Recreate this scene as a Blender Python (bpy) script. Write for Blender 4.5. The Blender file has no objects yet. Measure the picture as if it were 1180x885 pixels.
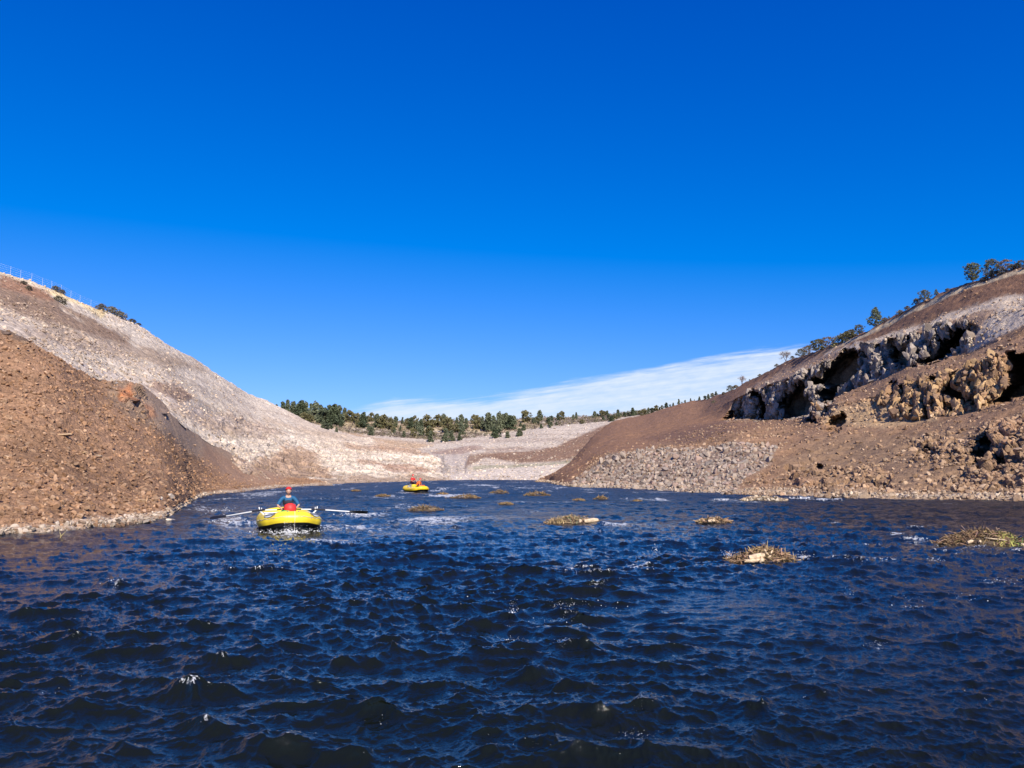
import bpy, math, random, time
import numpy as np
T0 = time.time()
rng = np.random.default_rng(7)
random.seed(7)
sc = bpy.context.scene
COL = sc.collection

# ------------------------------------------------------------------ camera
W0, H0 = 1180.0, 885.0
F = 891.0
CAMZ = 1.75
PITCH = math.atan(103.5 / F)
cp, sp = math.cos(PITCH), math.sin(PITCH)
cam = bpy.data.cameras.new('camera')
cam.sensor_width = 36.0
cam.lens = F / W0 * 36.0
cam.clip_start = 0.05
cam.clip_end = 6000
camo = bpy.data.objects.new('camera', cam)
COL.objects.link(camo)
camo.location = (0, 0, CAMZ)
camo.rotation_euler = (math.pi / 2 + PITCH, 0, 0)
sc.camera = camo


def ray(x, y):
    """bearing through a photograph position, scaled to one metre of forward distance"""
    u = (np.asarray(x, float) - W0 / 2) / F
    v = (H0 / 2 - np.asarray(y, float)) / F
    dy = cp - v * sp
    dz = sp + v * cp
    return u / dy, dz / dy


def at(x, y, d):
    rx, rz = ray(x, y)
    return np.array([rx * d, d, CAMZ + rz * d])


def on_water(x, y):
    rx, rz = ray(x, y)
    d = -CAMZ / rz
    return float(rx * d), float(d)


def to_px(X, Y, Z):
    dx, dy, dz = X, Y, Z - CAMZ
    cy = dy * cp + dz * sp
    cu = -dy * sp + dz * cp
    return W0 / 2 + F * dx / cy, H0 / 2 - F * cu / cy


# ------------------------------------------------------------------ noise
def _hash(ix, iy, iz, seed):
    h = (ix.astype(np.int64) * 374761393 + iy.astype(np.int64) * 668265263 + iz.astype(np.int64) * 2147483647 + seed * 1274126177) & 0xFFFFFFFF
    h = ((h ^ (h >> 13)) * 1274126177) & 0xFFFFFFFF
    h = ((h ^ (h >> 16)) * 2246822519) & 0xFFFFFFFF
    h = h ^ (h >> 15)
    return (h & 0xFFFFFF).astype(np.float64) / 16777215.0


def vnoise(x, y, z, seed=0):
    x, y, z = np.broadcast_arrays(x, y, z)
    ix, iy, iz = np.floor(x), np.floor(y), np.floor(z)
    fx, fy, fz = x - ix, y - iy, z - iz
    ix, iy, iz = ix.astype(np.int64), iy.astype(np.int64), iz.astype(np.int64)
    fx, fy, fz = [t * t * t * (t * (t * 6 - 15) + 10) for t in (fx, fy, fz)]
    out = 0
    for a in (0, 1):
        wx = fx if a else 1 - fx
        for b in (0, 1):
            wy = fy if b else 1 - fy
            for c in (0, 1):
                wz = fz if c else 1 - fz
                out = out + _hash(ix + a, iy + b, iz + c, seed) * wx * wy * wz
    return out * 2 - 1


def fbm(x, y, z, octv=4, seed=0, gain=0.5):
    s, a, t = 0, 1.0, 0
    for i in range(octv):
        s = s + a * vnoise(x * 2.03 ** i + i * 7.1, y * 2.03 ** i - i * 3.7, z * 2.03 ** i + i * 5.3, seed + i)
        t += a
        a *= gain
    return s / t


def cells(x, y, z, seed=0):
    """cellular noise: distance to the nearest and second nearest point, the cell's value"""
    x, y, z = np.broadcast_arrays(x, y, z)
    ix, iy, iz = np.floor(x).astype(np.int64), np.floor(y).astype(np.int64), np.floor(z).astype(np.int64)
    d1 = np.full(x.shape, 9.0); d2 = np.full(x.shape, 9.0); val = np.zeros(x.shape)
    for a in (-1, 0, 1):
        for b in (-1, 0, 1):
            for c in (-1, 0, 1):
                jx, jy, jz = ix + a, iy + b, iz + c
                px = jx + 0.15 + 0.7 * _hash(jx, jy, jz, seed + 11)
                py = jy + 0.15 + 0.7 * _hash(jx, jy, jz, seed + 23)
                pz = jz + 0.15 + 0.7 * _hash(jx, jy, jz, seed + 37)
                d = np.sqrt((px - x) ** 2 + (py - y) ** 2 + (pz - z) ** 2)
                v = _hash(jx, jy, jz, seed + 51)
                near = d < d1
                d2 = np.where(near, d1, np.minimum(d2, d))
                val = np.where(near, v, val)
                d1 = np.where(near, d, d1)
    return d1, d2, val


def sstep(a, b, x):
    t = np.clip((x - a) / (b - a), 0, 1)
    return t * t * (3 - 2 * t)


def poly_sd(px, py, poly):
    """signed distance to a polygon, positive inside"""
    P = np.array(poly, float)
    n = len(P)
    dmin = np.full(px.shape, 1e9)
    inside = np.zeros(px.shape, bool)
    for i in range(n):
        ax, ay = P[i]; bx, by = P[(i + 1) % n]
        ex, ey = bx - ax, by - ay
        L = ex * ex + ey * ey + 1e-9
        t = np.clip(((px - ax) * ex + (py - ay) * ey) / L, 0, 1)
        dmin = np.minimum(dmin, (px - ax - t * ex) ** 2 + (py - ay - t * ey) ** 2)
        c = ((ay > py) != (by > py)) & (px < (bx - ax) * (py - ay) / (by - ay + 1e-12) + ax)
        inside ^= c
    d = np.sqrt(dmin)
    return np.where(inside, d, -d)


# ------------------------------------------------------------------ mesh helpers
def tag(o, label=None, cat=None, group=None, kind=None):
    if label: o['label'] = label
    if cat: o['category'] = cat
    if group: o['group'] = group
    if kind: o['kind'] = kind
    return o


def mesh_data(name, V, Fc, mats, smooth=True, col=None, attrs=None, midx=None):
    """V (n,3); Fc an array (m,k) or a list of arrays of faces"""
    V = np.asarray(V, np.float32)
    blocks = Fc if isinstance(Fc, (list, tuple)) else [Fc]
    blocks = [np.asarray(b, np.int32) for b in blocks if len(b)]
    me = bpy.data.meshes.new(name)
    me.vertices.add(len(V))
    me.vertices.foreach_set('co', V.ravel())
    nl = sum(b.size for b in blocks)
    nf = sum(len(b) for b in blocks)
    me.loops.add(nl)
    me.polygons.add(nf)
    me.loops.foreach_set('vertex_index', np.concatenate([b.ravel() for b in blocks]))
    tot = np.concatenate([np.full(len(b), b.shape[1], np.int32) for b in blocks])
    start = np.concatenate([[0], np.cumsum(tot)[:-1]]).astype(np.int32)
    me.polygons.foreach_set('loop_start', start)
    me.polygons.foreach_set('loop_total', tot)
    me.polygons.foreach_set('use_smooth', np.full(nf, bool(smooth)))
    if midx is not None:
        me.polygons.foreach_set('material_index', np.asarray(midx, np.int32))
    me.update(calc_edges=True)
    me.validate()
    for m in (mats if isinstance(mats, (list, tuple)) else [mats]):
        me.materials.append(m)
    if col is not None:
        a = me.color_attributes.new('Col', 'FLOAT_COLOR', 'POINT')
        c = np.ones((len(V), 4), np.float32)
        c[:, :3] = col
        a.data.foreach_set('color', c.ravel())
    for k, v in (attrs or {}).items():
        a = me.attributes.new(k, 'FLOAT', 'POINT')
        a.data.foreach_set('value', np.asarray(v, np.float32))
    return me


def link(name, me, parent=None, loc=None, rot=None, scale=None):
    o = bpy.data.objects.new(name, me)
    COL.objects.link(o)
    if parent is not None: o.parent = parent
    if loc is not None: o.location = tuple(float(t) for t in loc)
    if rot is not None: o.rotation_euler = rot
    if scale is not None: o.scale = (scale,) * 3 if not hasattr(scale, '__len__') else scale
    return o


def empty(name, loc, rz=0.0, label=None, cat=None, group=None):
    o = bpy.data.objects.new(name, None)
    COL.objects.link(o)
    o.empty_display_size = 0.2
    o.location = tuple(float(t) for t in loc)
    o.rotation_euler = (0, 0, rz)
    return tag(o, label, cat, group)


class MB:
    def __init__(s):
        s.V = []; s.F = {}; s.n = 0; s.C = []
    def add(s, V, Fc, col=None):
        V = np.asarray(V, float)
        for b in (Fc if isinstance(Fc, list) else [Fc]):
            b = np.asarray(b, int)
            s.F.setdefault(b.shape[1], []).append(b + s.n)
        s.V.append(V)
        s.C.append(np.tile(np.array(col if col is not None else (1, 1, 1), float), (len(V), 1)))
        s.n += len(V)
    def tube(s, P, R, n=8, col=None, cap=True):
        P = np.asarray(P, float)
        m = len(P)
        R = np.full(m, R, float) if np.isscalar(R) else np.asarray(R, float)
        T = np.gradient(P, axis=0)
        T /= np.linalg.norm(T, axis=1)[:, None] + 1e-9
        up = np.array([0, 0, 1.0]) if abs(T[0][2]) < 0.9 else np.array([1.0, 0, 0])
        V = []
        a = np.cross(T[0], up); a /= np.linalg.norm(a)
        for i in range(m):
            a = a - T[i] * np.dot(a, T[i]); a /= np.linalg.norm(a) + 1e-9
            b = np.cross(T[i], a)
            t = np.arange(n) * 2 * math.pi / n
            V.append(P[i] + R[i] * (np.cos(t)[:, None] * a + np.sin(t)[:, None] * b))
        V = np.concatenate(V)
        i, j = np.meshgrid(np.arange(m - 1), np.arange(n), indexing='ij')
        i, j = i.ravel(), j.ravel(); k = (j + 1) % n
        Q = np.stack([i * n + j, i * n + k, (i + 1) * n + k, (i + 1) * n + j], 1)
        s.add(V, Q, col)
        if cap and n > 2:
            for e, r in ((0, True), (m - 1, False)):
                c = P[e]
                ring = V[e * n:(e + 1) * n]
                VV = np.vstack([ring, c])
                j = np.arange(n); k = (j + 1) % n
                Tt = np.stack([k, j, np.full(n, n)], 1) if r else np.stack([j, k, np.full(n, n)], 1)
                s.add(VV, Tt, col)
        return s
    def box(s, c, h, R=None, col=None, bev=0.0):
        sx, sy, sz = h
        V = []
        if bev <= 0:
            V = np.array([[x, y, z] for x in (-1, 1) for y in (-1, 1) for z in (-1, 1)], float) * np.array(h)
            Q = np.array([[0, 1, 3, 2], [4, 6, 7, 5], [0, 4, 5, 1], [2, 3, 7, 6], [0, 2, 6, 4], [1, 5, 7, 3]])
            fs = Q
        else:
            n = 6
            u = np.linspace(-1, 1, n)
            VV, QQ, off = [], [], 0
            for ax in range(3):
                for sg in (-1, 1):
                    a, b = np.meshgrid(u, u, indexing='ij')
                    p = np.zeros((n * n, 3))
                    p[:, ax] = sg; p[:, (ax + 1) % 3] = a.ravel(); p[:, (ax + 2) % 3] = b.ravel()
                    VV.append(p)
                    i, j = np.meshgrid(np.arange(n - 1), np.arange(n - 1), indexing='ij')
                    i, j = i.ravel(), j.ravel()
                    q = np.stack([i * n + j, (i + 1) * n + j, (i + 1) * n + j + 1, i * n + j + 1], 1)
                    if sg < 0: q = q[:, ::-1]
                    QQ.append(q + off); off += n * n
            V = np.concatenate(VV); fs = np.concatenate(QQ)
            H = np.array(h)
            inner = np.clip(V * H, -(H - bev), (H - bev))
            dd = V * H - inner
            L = np.linalg.norm(dd, axis=1)[:, None]
            V = inner + np.where(L > 1e-9, dd / (L + 1e-12) * bev, 0)
        if R is not None: V = V @ np.array(R).T
        s.add(V + np.array(c), fs, col)
        return s
    def build(s, name, mat, parent=None, smooth=True, loc=None, rot=None, colour=False):
        me = s.data(name, mat, smooth, colour)
        return link(name, me, parent, loc, rot)
    def data(s, name, mat, smooth=True, colour=False):
        V = np.concatenate(s.V)
        return mesh_data(name, V, [np.concatenate(b) for b in s.F.values()], mat, smooth, np.concatenate(s.C) if colour else None)


def rotz(a):
    c, s_ = math.cos(a), math.sin(a)
    return np.array([[c, -s_, 0], [s_, c, 0], [0, 0, 1.0]])


def icosphere(sub):
    t = (1 + 5 ** .5) / 2
    V = np.array([(-1, t, 0), (1, t, 0), (-1, -t, 0), (1, -t, 0), (0, -1, t), (0, 1, t), (0, -1, -t), (0, 1, -t), (t, 0, -1), (t, 0, 1), (-t, 0, -1), (-t, 0, 1)], float)
    V /= np.linalg.norm(V[0])
    Fc = [(0, 11, 5), (0, 5, 1), (0, 1, 7), (0, 7, 10), (0, 10, 11), (1, 5, 9), (5, 11, 4), (11, 10, 2), (10, 7, 6), (7, 1, 8), (3, 9, 4), (3, 4, 2), (3, 2, 6), (3, 6, 8), (3, 8, 9), (4, 9, 5), (2, 4, 11), (6, 2, 10), (8, 6, 7), (9, 8, 1)]
    for _ in range(sub):
        V = list(map(tuple, V)); mid = {}; out = []
        def m(a, b):
            k = (min(a, b), max(a, b))
            if k not in mid:
                p = (np.array(V[a]) + np.array(V[b])) / 2; p /= np.linalg.norm(p)
                mid[k] = len(V); V.append(tuple(p))
            return mid[k]
        for a, b, c in Fc:
            x, y, z = m(a, b), m(b, c), m(c, a)
            out += [(a, x, z), (b, y, x), (c, z, y), (x, y, z)]
        V = np.array(V); Fc = out
    return np.array(V), np.array(Fc)


ICO = [icosphere(i) for i in range(4)]


def rock_shape(seed, sub=2, cuts=9, flat=0.75):
    """an angular stone: a ball planed by random cuts"""
    r = np.random.default_rng(seed)
    V, Fc = ICO[sub]
    V = V.copy()
    for _ in range(cuts):
        n = r.normal(size=3); n /= np.linalg.norm(n)
        h = r.uniform(0.30, 0.66)
        dd = V @ n - h
        V = V - np.where(dd > 0, dd, 0)[:, None] * n
    V *= 1.32 * np.array([r.uniform(.85, 1.25), r.uniform(.7, 1.0), r.uniform(.5, .85) * flat / .75])
    V += 0.035 * np.stack([vnoise(V[:, 0] * 3 + 9 * k, V[:, 1] * 3 + seed, V[:, 2] * 3, 5 + k) for k in range(3)], 1)
    return V, Fc


# ------------------------------------------------------------------ materials
def new_mat(name):
    m = bpy.data.materials.new(name)
    m.use_nodes = True
    nt = m.node_tree
    for n in list(nt.nodes): nt.nodes.remove(n)
    out = nt.nodes.new('ShaderNodeOutputMaterial')
    b = nt.nodes.new('ShaderNodeBsdfPrincipled')
    nt.links.new(b.outputs[0], out.inputs[0])
    return m, nt, b


def N(nt, t, **kw):
    n = nt.nodes.new(t)
    for k, v in kw.items():
        if k.startswith('i_'):
            key = k[2:]
            key = int(key) if key.isdigit() else key.replace('_', ' ')
            n.inputs[key].default_value = v
        else: setattr(n, k, v)
    return n


def simple(name, rgb, rough=0.6, var=0.12, scale=8.0, bump=0.0, spec=0.4, trans=None, vcol=False):
    m, nt, b = new_mat(name)
    tc = N(nt, 'ShaderNodeTexCoord')
    nz = N(nt, 'ShaderNodeTexNoise', i_Scale=scale, i_Detail=5.0, i_Roughness=0.6)
    nt.links.new(tc.outputs['Object'], nz.inputs['Vector'])
    mr = N(nt, 'ShaderNodeMapRange', i_1=0.3, i_2=0.7, i_3=1 - var, i_4=1 + var)
    nt.links.new(nz.outputs[0], mr.inputs[0])
    mx = N(nt, 'ShaderNodeMix', data_type='RGBA', blend_type='MULTIPLY')
    mx.inputs[0].default_value = 1
    if vcol:
        at_ = N(nt, 'ShaderNodeAttribute', attribute_name='Col')
        nt.links.new(at_.outputs['Color'], mx.inputs[6])
    else:
        mx.inputs[6].default_value = (*rgb, 1)
    nt.links.new(mr.outputs[0], mx.inputs[7])
    nt.links.new(mx.outputs[2], b.inputs['Base Color'])
    b.inputs['Roughness'].default_value = rough
    b.inputs['Specular IOR Level'].default_value = spec
    if bump:
        bp = N(nt, 'ShaderNodeBump', i_Strength=0.6, i_Distance=bump)
        nt.links.new(nz.outputs[0], bp.inputs['Height'])
        nt.links.new(bp.outputs[0], b.inputs['Normal'])
    if trans:
        b.inputs['Subsurface Weight'].default_value = 0
        b.inputs['Transmission Weight'].default_value = 0
    return m


def earth_mat(name, s1=2.5, s2=11.0, amp=0.25, dist=0.12):
    m, nt, b = new_mat(name)
    tc = N(nt, 'ShaderNodeTexCoord')
    col = N(nt, 'ShaderNodeAttribute', attribute_name='Col')
    n1 = N(nt, 'ShaderNodeTexNoise', i_Scale=s1, i_Detail=8.0, i_Roughness=0.7)
    n2 = N(nt, 'ShaderNodeTexVoronoi', i_Scale=s2)
    nt.links.new(tc.outputs['Object'], n1.inputs['Vector'])
    nt.links.new(tc.outputs['Object'], n2.inputs['Vector'])
    mr = N(nt, 'ShaderNodeMapRange', i_1=0.3, i_2=0.7, i_3=1 - amp, i_4=1 + amp)
    nt.links.new(n1.outputs[0], mr.inputs[0])
    sep = N(nt, 'ShaderNodeSeparateColor')
    nt.links.new(n2.outputs['Color'], sep.inputs[0])
    mr2 = N(nt, 'ShaderNodeMapRange', i_1=0.0, i_2=1.0, i_3=0.78, i_4=1.22)
    nt.links.new(sep.outputs[0], mr2.inputs[0])
    mu = N(nt, 'ShaderNodeMath', operation='MULTIPLY')
    nt.links.new(mr.outputs[0], mu.inputs[0]); nt.links.new(mr2.outputs[0], mu.inputs[1])
    mx = N(nt, 'ShaderNodeMix', data_type='RGBA', blend_type='MULTIPLY')
    mx.inputs[0].default_value = 1
    nt.links.new(col.outputs['Color'], mx.inputs[6]); nt.links.new(mu.outputs[0], mx.inputs[7])
    nt.links.new(mx.outputs[2], b.inputs['Base Color'])
    b.inputs['Roughness'].default_value = 0.95
    b.inputs['Specular IOR Level'].default_value = 0.15
    ad = N(nt, 'ShaderNodeMath', operation='MULTIPLY_ADD', i_1=-0.5)
    nt.links.new(n2.outputs['Distance'], ad.inputs[0]); nt.links.new(n1.outputs[0], ad.inputs[2])
    bp = N(nt, 'ShaderNodeBump', i_Strength=0.9, i_Distance=dist)
    nt.links.new(ad.outputs[0], bp.inputs['Height'])
    nt.links.new(bp.outputs[0], b.inputs['Normal'])
    return m


M = {}
M['earth'] = earth_mat('loose_earth', 2.5, 9.0, 0.22, 0.10)
M['earth_far'] = earth_mat('far_earth', 0.8, 1.6, 0.20, 0.28)
M['rock'] = simple('rock', (0.3, 0.25, 0.2), 0.9, 0.25, 6.0, 0.03, 0.2, vcol=True)

exec_sections = True
# ------------------------------------------------------------------ world and sun
SUN_EL, SUN_AZ = math.radians(36), math.radians(161)      # azimuth measured clockwise from the view direction (+Y)
world = bpy.data.worlds.new('World')
sc.world = world
world.use_nodes = True
nt = world.node_tree
for n in list(nt.nodes): nt.nodes.remove(n)
out = N(nt, 'ShaderNodeOutputWorld')
bg = N(nt, 'ShaderNodeBackground', i_Strength=0.073)
sky = N(nt, 'ShaderNodeTexSky', sky_type='NISHITA', sun_disc=False, sun_elevation=SUN_EL, sun_rotation=SUN_AZ,
        altitude=800, air_density=1.0, dust_density=0.25, ozone_density=3.0)
# clear autumn air: deepen the blue channel by channel
ss = N(nt, 'ShaderNodeSeparateColor'); nt.links.new(sky.outputs[0], ss.inputs[0])
cc = N(nt, 'ShaderNodeCombineColor')
def mth(op, a, b=None, c=None, clamp=False):
    n = N(nt, 'ShaderNodeMath', operation=op, use_clamp=clamp)
    for i, v in enumerate((a, b, c)):
        if v is None: continue
        if isinstance(v, (int, float)): n.inputs[i].default_value = v
        else: nt.links.new(v, n.inputs[i])
    return n.outputs[0]
nt.links.new(mth('MAXIMUM', mth('MULTIPLY_ADD', ss.outputs[0], 0.82, -1.5), 0.0), cc.inputs[0])
nt.links.new(mth('MAXIMUM', mth('MULTIPLY_ADD', ss.outputs[1], 0.83, -0.3), 0.0), cc.inputs[1])
nt.links.new(mth('MULTIPLY', mth('POWER', ss.outputs[2], 0.72), 2.58), cc.inputs[2])
# thin cloud bank low over the far rim
tc = N(nt, 'ShaderNodeTexCoord')
sx = N(nt, 'ShaderNodeSeparateXYZ'); nt.links.new(tc.outputs['Generated'], sx.inputs[0])
ysafe = mth('MAXIMUM', sx.outputs['Y'], 0.02)
tq = mth('DIVIDE', sx.outputs['X'], ysafe)
sq = mth('DIVIDE', sx.outputs['Z'], ysafe)
tn = mth('MULTIPLY_ADD', tq, 1.0, 0.5, clamp=True)          # -0.5..0.5 -> 0..1
ramp = N(nt, 'ShaderNodeValToRGB')
pts = [(-0.26, 0.070), (-0.205, 0.084), (-0.155, 0.0975), (-0.03, 0.0985), (0.02, 0.109), (0.12, 0.130), (0.24, 0.149), (0.37, 0.170), (0.45, 0.172)]
el = ramp.color_ramp.elements
while len(el) > 1: el.remove(el[-1])
el[0].position = pts[0][0] + .5; el[0].color = (pts[0][1] * 4,) * 3 + (1,)
for t, v in pts[1:]:
    e = el.new(t + .5); e.color = (v * 4,) * 3 + (1,)
nt.links.new(tn, ramp.inputs[0])
stop = mth('MULTIPLY', ramp.outputs[0], 0.25)
cv = N(nt, 'ShaderNodeCombineXYZ')
nt.links.new(mth('MULTIPLY_ADD', tq, 7.0, mth('MULTIPLY', sq, 10.0)), cv.inputs[0]); nt.links.new(mth('MULTIPLY_ADD', sq, 110.0, mth('MULTIPLY', tq, -14.0)), cv.inputs[1])
cn = N(nt, 'ShaderNodeTexNoise', i_Scale=1.0, i_Detail=7.0, i_Roughness=0.62)
nt.links.new(cv.outputs[0], cn.inputs['Vector'])
cv2 = N(nt, 'ShaderNodeCombineXYZ')
nt.links.new(mth('MULTIPLY', tq, 45.0), cv2.inputs[0]); nt.links.new(mth('MULTIPLY_ADD', sq, 150.0, mth('MULTIPLY', tq, -20.0)), cv2.inputs[1])
cn2 = N(nt, 'ShaderNodeTexNoise', i_Scale=1.0, i_Detail=5.0, i_Roughness=0.6)
nt.links.new(cv2.outputs[0], cn2.inputs['Vector'])
edge = mth('SUBTRACT', stop, sq)
edge = mth('ADD', edge, mth('MULTIPLY_ADD', cn.outputs[0], 0.034, -0.017))
dens = N(nt, 'ShaderNodeMapRange', interpolation_type='SMOOTHSTEP', i_1=-0.002, i_2=0.014, i_3=0.0, i_4=1.0)
nt.links.new(edge, dens.inputs[0])
rt = N(nt, 'ShaderNodeMapRange', interpolation_type='SMOOTHSTEP', i_1=0.345, i_2=0.44, i_3=1.0, i_4=0.0)
nt.links.new(tq, rt.inputs[0])
lf = N(nt, 'ShaderNodeMapRange', interpolation_type='SMOOTHSTEP', i_1=-0.27, i_2=-0.20, i_3=0.0, i_4=1.0)
nt.links.new(tq, lf.inputs[0])
body = N(nt, 'ShaderNodeMapRange', i_1=0.35, i_2=0.65, i_3=0.56, i_4=1.0)
nt.links.new(mth('MULTIPLY_ADD', cn.outputs[0], 0.65, mth('MULTIPLY', cn2.outputs[0], 0.35)), body.inputs[0])
fac = mth('MULTIPLY', mth('MULTIPLY', dens.outputs[0], body.outputs[0]), mth('MULTIPLY', rt.outputs[0], lf.outputs[0]))
ypos = mth('GREATER_THAN', sx.outputs['Y'], 0.05)
fac = mth('MULTIPLY', fac, ypos, clamp=True)
cm = N(nt, 'ShaderNodeMix', data_type='RGBA')
nt.links.new(fac, cm.inputs[0]); nt.links.new(cc.outputs[0], cm.inputs[6])
cm.inputs[7].default_value = (7.8, 8.8, 10.0, 1)
nt.links.new(cm.outputs[2], bg.inputs[0])
nt.links.new(bg.outputs[0], out.inputs[0])

sun = bpy.data.lights.new('sun', 'SUN')
sun.energy = 5.0
sun.angle = math.radians(0.53)
sun.color = (1.0, 0.91, 0.79)
suno = link('sun', sun)
sd = np.array([math.sin(SUN_AZ) * math.cos(SUN_EL), math.cos(SUN_AZ) * math.cos(SUN_EL), math.sin(SUN_EL)])
from mathutils import Vector
suno.rotation_euler = Vector(sd).to_track_quat('Z', 'Y').to_euler()
suno.location = (60, -40, 80)

vs = sc.view_settings
vs.view_transform = 'Standard'; vs.look = 'None'; vs.gamma = 1.0; vs.exposure = 0.45
sc.render.engine = 'CYCLES'
sc.cycles.max_bounces = 6
sc.cycles.diffuse_bounces = 2
sc.cycles.glossy_bounces = 3

# ------------------------------------------------------------------ terrain
def sheet(cols, x0, x1, nx, rows):
    """cols: {x: [(y, d), ...]} -> arrays of a surface through feature lines; rows: samples between successive lines"""
    xs = np.array(sorted(cols)); K = len(cols[xs[0]])
    Z = np.zeros((len(xs), K)); D = np.zeros((len(xs), K))
    for i, x in enumerate(xs):
        for k, (y, d) in enumerate(cols[x]):
            D[i, k] = d
            Z[i, k] = CAMZ + ray(x, y)[1] * d
    gx = np.linspace(x0, x1, nx)
    def smooth_interp(A):
        out_ = np.zeros((nx, K))
        for k in range(K):
            y = A[:, k]
            m = np.gradient(y, xs)
            dl = np.diff(y) / np.diff(xs)
            for i in range(len(xs)):            # limit slopes so that nothing overshoots
                a = dl[max(i - 1, 0)]; b = dl[min(i, len(dl) - 1)]
                m[i] = 0 if a * b <= 0 else np.sign(a) * min(abs(m[i]), 2.0 * min(abs(a), abs(b)))
            idx = np.clip(np.searchsorted(xs, gx) - 1, 0, len(xs) - 2)
            h = xs[idx + 1] - xs[idx]; t = (gx - xs[idx]) / h
            h00 = 2 * t ** 3 - 3 * t ** 2 + 1; h10 = t ** 3 - 2 * t ** 2 + t; h01 = -2 * t ** 3 + 3 * t ** 2; h11 = t ** 3 - t ** 2
            out_[:, k] = h00 * y[idx] + h10 * h * m[idx] + h01 * y[idx + 1] + h11 * h * m[idx + 1]
        return out_
    Di, Zi = smooth_interp(D), smooth_interp(Z)
    dd, zz = [], []
    for k in range(K - 1):
        n = rows[k]
        t = np.linspace(0, 1, n, endpoint=(k == K - 2))
        dd.append(Di[:, k:k + 1] * (1 - t) + Di[:, k + 1:k + 2] * t)
        zz.append(Zi[:, k:k + 1] * (1 - t) + Zi[:, k + 1:k + 2] * t)
    Dg = np.concatenate(dd, 1); Zg = np.concatenate(zz, 1)
    Xg = (gx[:, None] - W0 / 2) / F
    # forward-distance scale of the bearing depends weakly on height
    v = (Zg - CAMZ) / Dg
    dyc = 1.0 / (cp + v * sp)
    Xg = Xg / dyc * Dg
    return Xg, Dg.copy(), Zg


def grid_faces(a, b):
    i, j = np.meshgrid(np.arange(a - 1), np.arange(b - 1), indexing='ij')
    i, j = i.ravel(), j.ravel()
    return np.stack([i * b + j, (i + 1) * b + j, (i + 1) * b + j + 1, i * b + j + 1], 1)


def normals(P):
    du = np.gradient(P, axis=0); dv = np.gradient(P, axis=1)
    n = np.cross(du, dv)
    n /= np.linalg.norm(n, axis=2)[..., None] + 1e-12
    return n


def zone(colr, px, py, poly, c, soft=3.0, warp=0.0, strength=1.0, wn=None):
    sd_ = poly_sd(px, py, poly)
    if wn is not None: sd_ = sd_ + wn * warp
    w = sstep(-soft, soft, sd_) * strength
    return colr * (1 - w[..., None]) + np.array(c) * w[..., None]


def wl(x, y, dz=-1.4, back=0.94):
    """point under the water just before the waterline seen at (x, y)"""
    d = -CAMZ / ray(x, y)[1]
    d2 = d * back
    # image height of a point dz below the water at d2
    return float(d), d2, dz


def column(x, yw, rest):
    """a terrain column: hidden foot under water, the waterline, then (y, d) up the slope"""
    d = float(-CAMZ / ray(x, yw)[1])
    df = d * 0.93
    vz = (-1.4 - CAMZ) / df
    yf = H0 / 2 - F * math.tan(math.atan(vz) - PITCH)
    return [(yf, df), (yw, d)] + rest


def under(x, ds, z=-1.4):
    r = []
    for d in ds:
        r.append((H0 / 2 - F * math.tan(math.atan((z - CAMZ) / d) - PITCH), d))
    return r


def zd(x, z, d):
    return (H0 / 2 - F * math.tan(math.atan((z - CAMZ) / d) - PITCH), d)


# ---- left bank, loose brown talus
cols = {}
cols[-420] = [zd(0, -1.4, 12), zd(0, 0, 13)] + [zd(0, 2, 15), zd(0, 5, 19), zd(0, 8, 24), zd(0, 10.5, 28), zd(0, 11.5, 31), zd(0, 11, 40)]
cols[-150] = column(-150, 628, [(608, 20), (560, 23), (500, 27), (430, 32), (375, 37)]) + [zd(0, 8.5, 46)]
cols[0] = column(0, 616.5, [(600, 23.6), (560, 27), (500, 32), (440, 37), (384, 43)]) + [zd(0, 8.0, 54)]
cols[60] = column(60, 613.5, [(602, 24.6), (565, 28), (510, 33), (455, 38.5), (411, 45)]) + [zd(0, 6.4, 58)]
cols[120] = column(120, 607, [(597, 27.6), (565, 31), (520, 37), (475, 45), (438, 53)]) + [zd(0, 5.8, 64)]
cols[160] = column(160, 603.5, [(593, 29.5), (565, 34), (527, 41), (485, 50), (444, 59)]) + [zd(0, 5.4, 72)]
cols[190] = column(190, 599, [(590, 31.5), (568, 37), (535, 46), (500, 56), (468, 66)]) + [zd(0, 4.8, 78)]
cols[204] = column(204, 588, [(582, 39), (567, 43.5), (541, 51.5), (514, 61), (483, 70)]) + [zd(0, 4.5, 84)]
cols[230] = column(230, 573.5, [(568, 60), (559, 64.5), (543, 71), (524, 78.5), (503, 86)]) + [zd(0, 3.8, 100)]
cols[280] = column(280, 566.5, [(563, 83), (558, 88), (551, 95), (541, 102), (530, 110)]) + [zd(0, 2.6, 122)]
cols[320] = column(320, 562.5, [(560.5, 104), (558, 108), (555, 112), (551, 117), (547, 122)]) + [zd(0, 1.0, 136)]
cols[370] = column(370, 559.5, [(559, 120), (558.5, 124), (558, 128), (557, 132), (556, 138)]) + [zd(0, -.6, 152)]
cols[420] = under(0, [115, 119, 124, 128, 132, 136, 142, 156])
Xg, Yg, Zg = sheet(cols, -420, 420, 900, [8, 10, 50, 65, 65, 60, 16])
P = np.stack([Xg, Yg, Zg], -1)
Nn = normals(P)
px, py = to_px(Xg, Yg, Zg)
px0L, py0L = px.copy(), py.copy()
big = fbm(P[..., 0] * .12, P[..., 1] * .12, P[..., 2] * .12, 3, 3)
midn = fbm(P[..., 0] * .6, P[..., 1] * .6, P[..., 2] * .6, 4, 9)
c1, c2, cvv = cells(P[..., 0] * 2.2, P[..., 1] * 2.2, P[..., 2] * 2.2, 4)
fine = fbm(P[..., 0] * 4, P[..., 1] * 4, P[..., 2] * 4, 3, 19)
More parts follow.
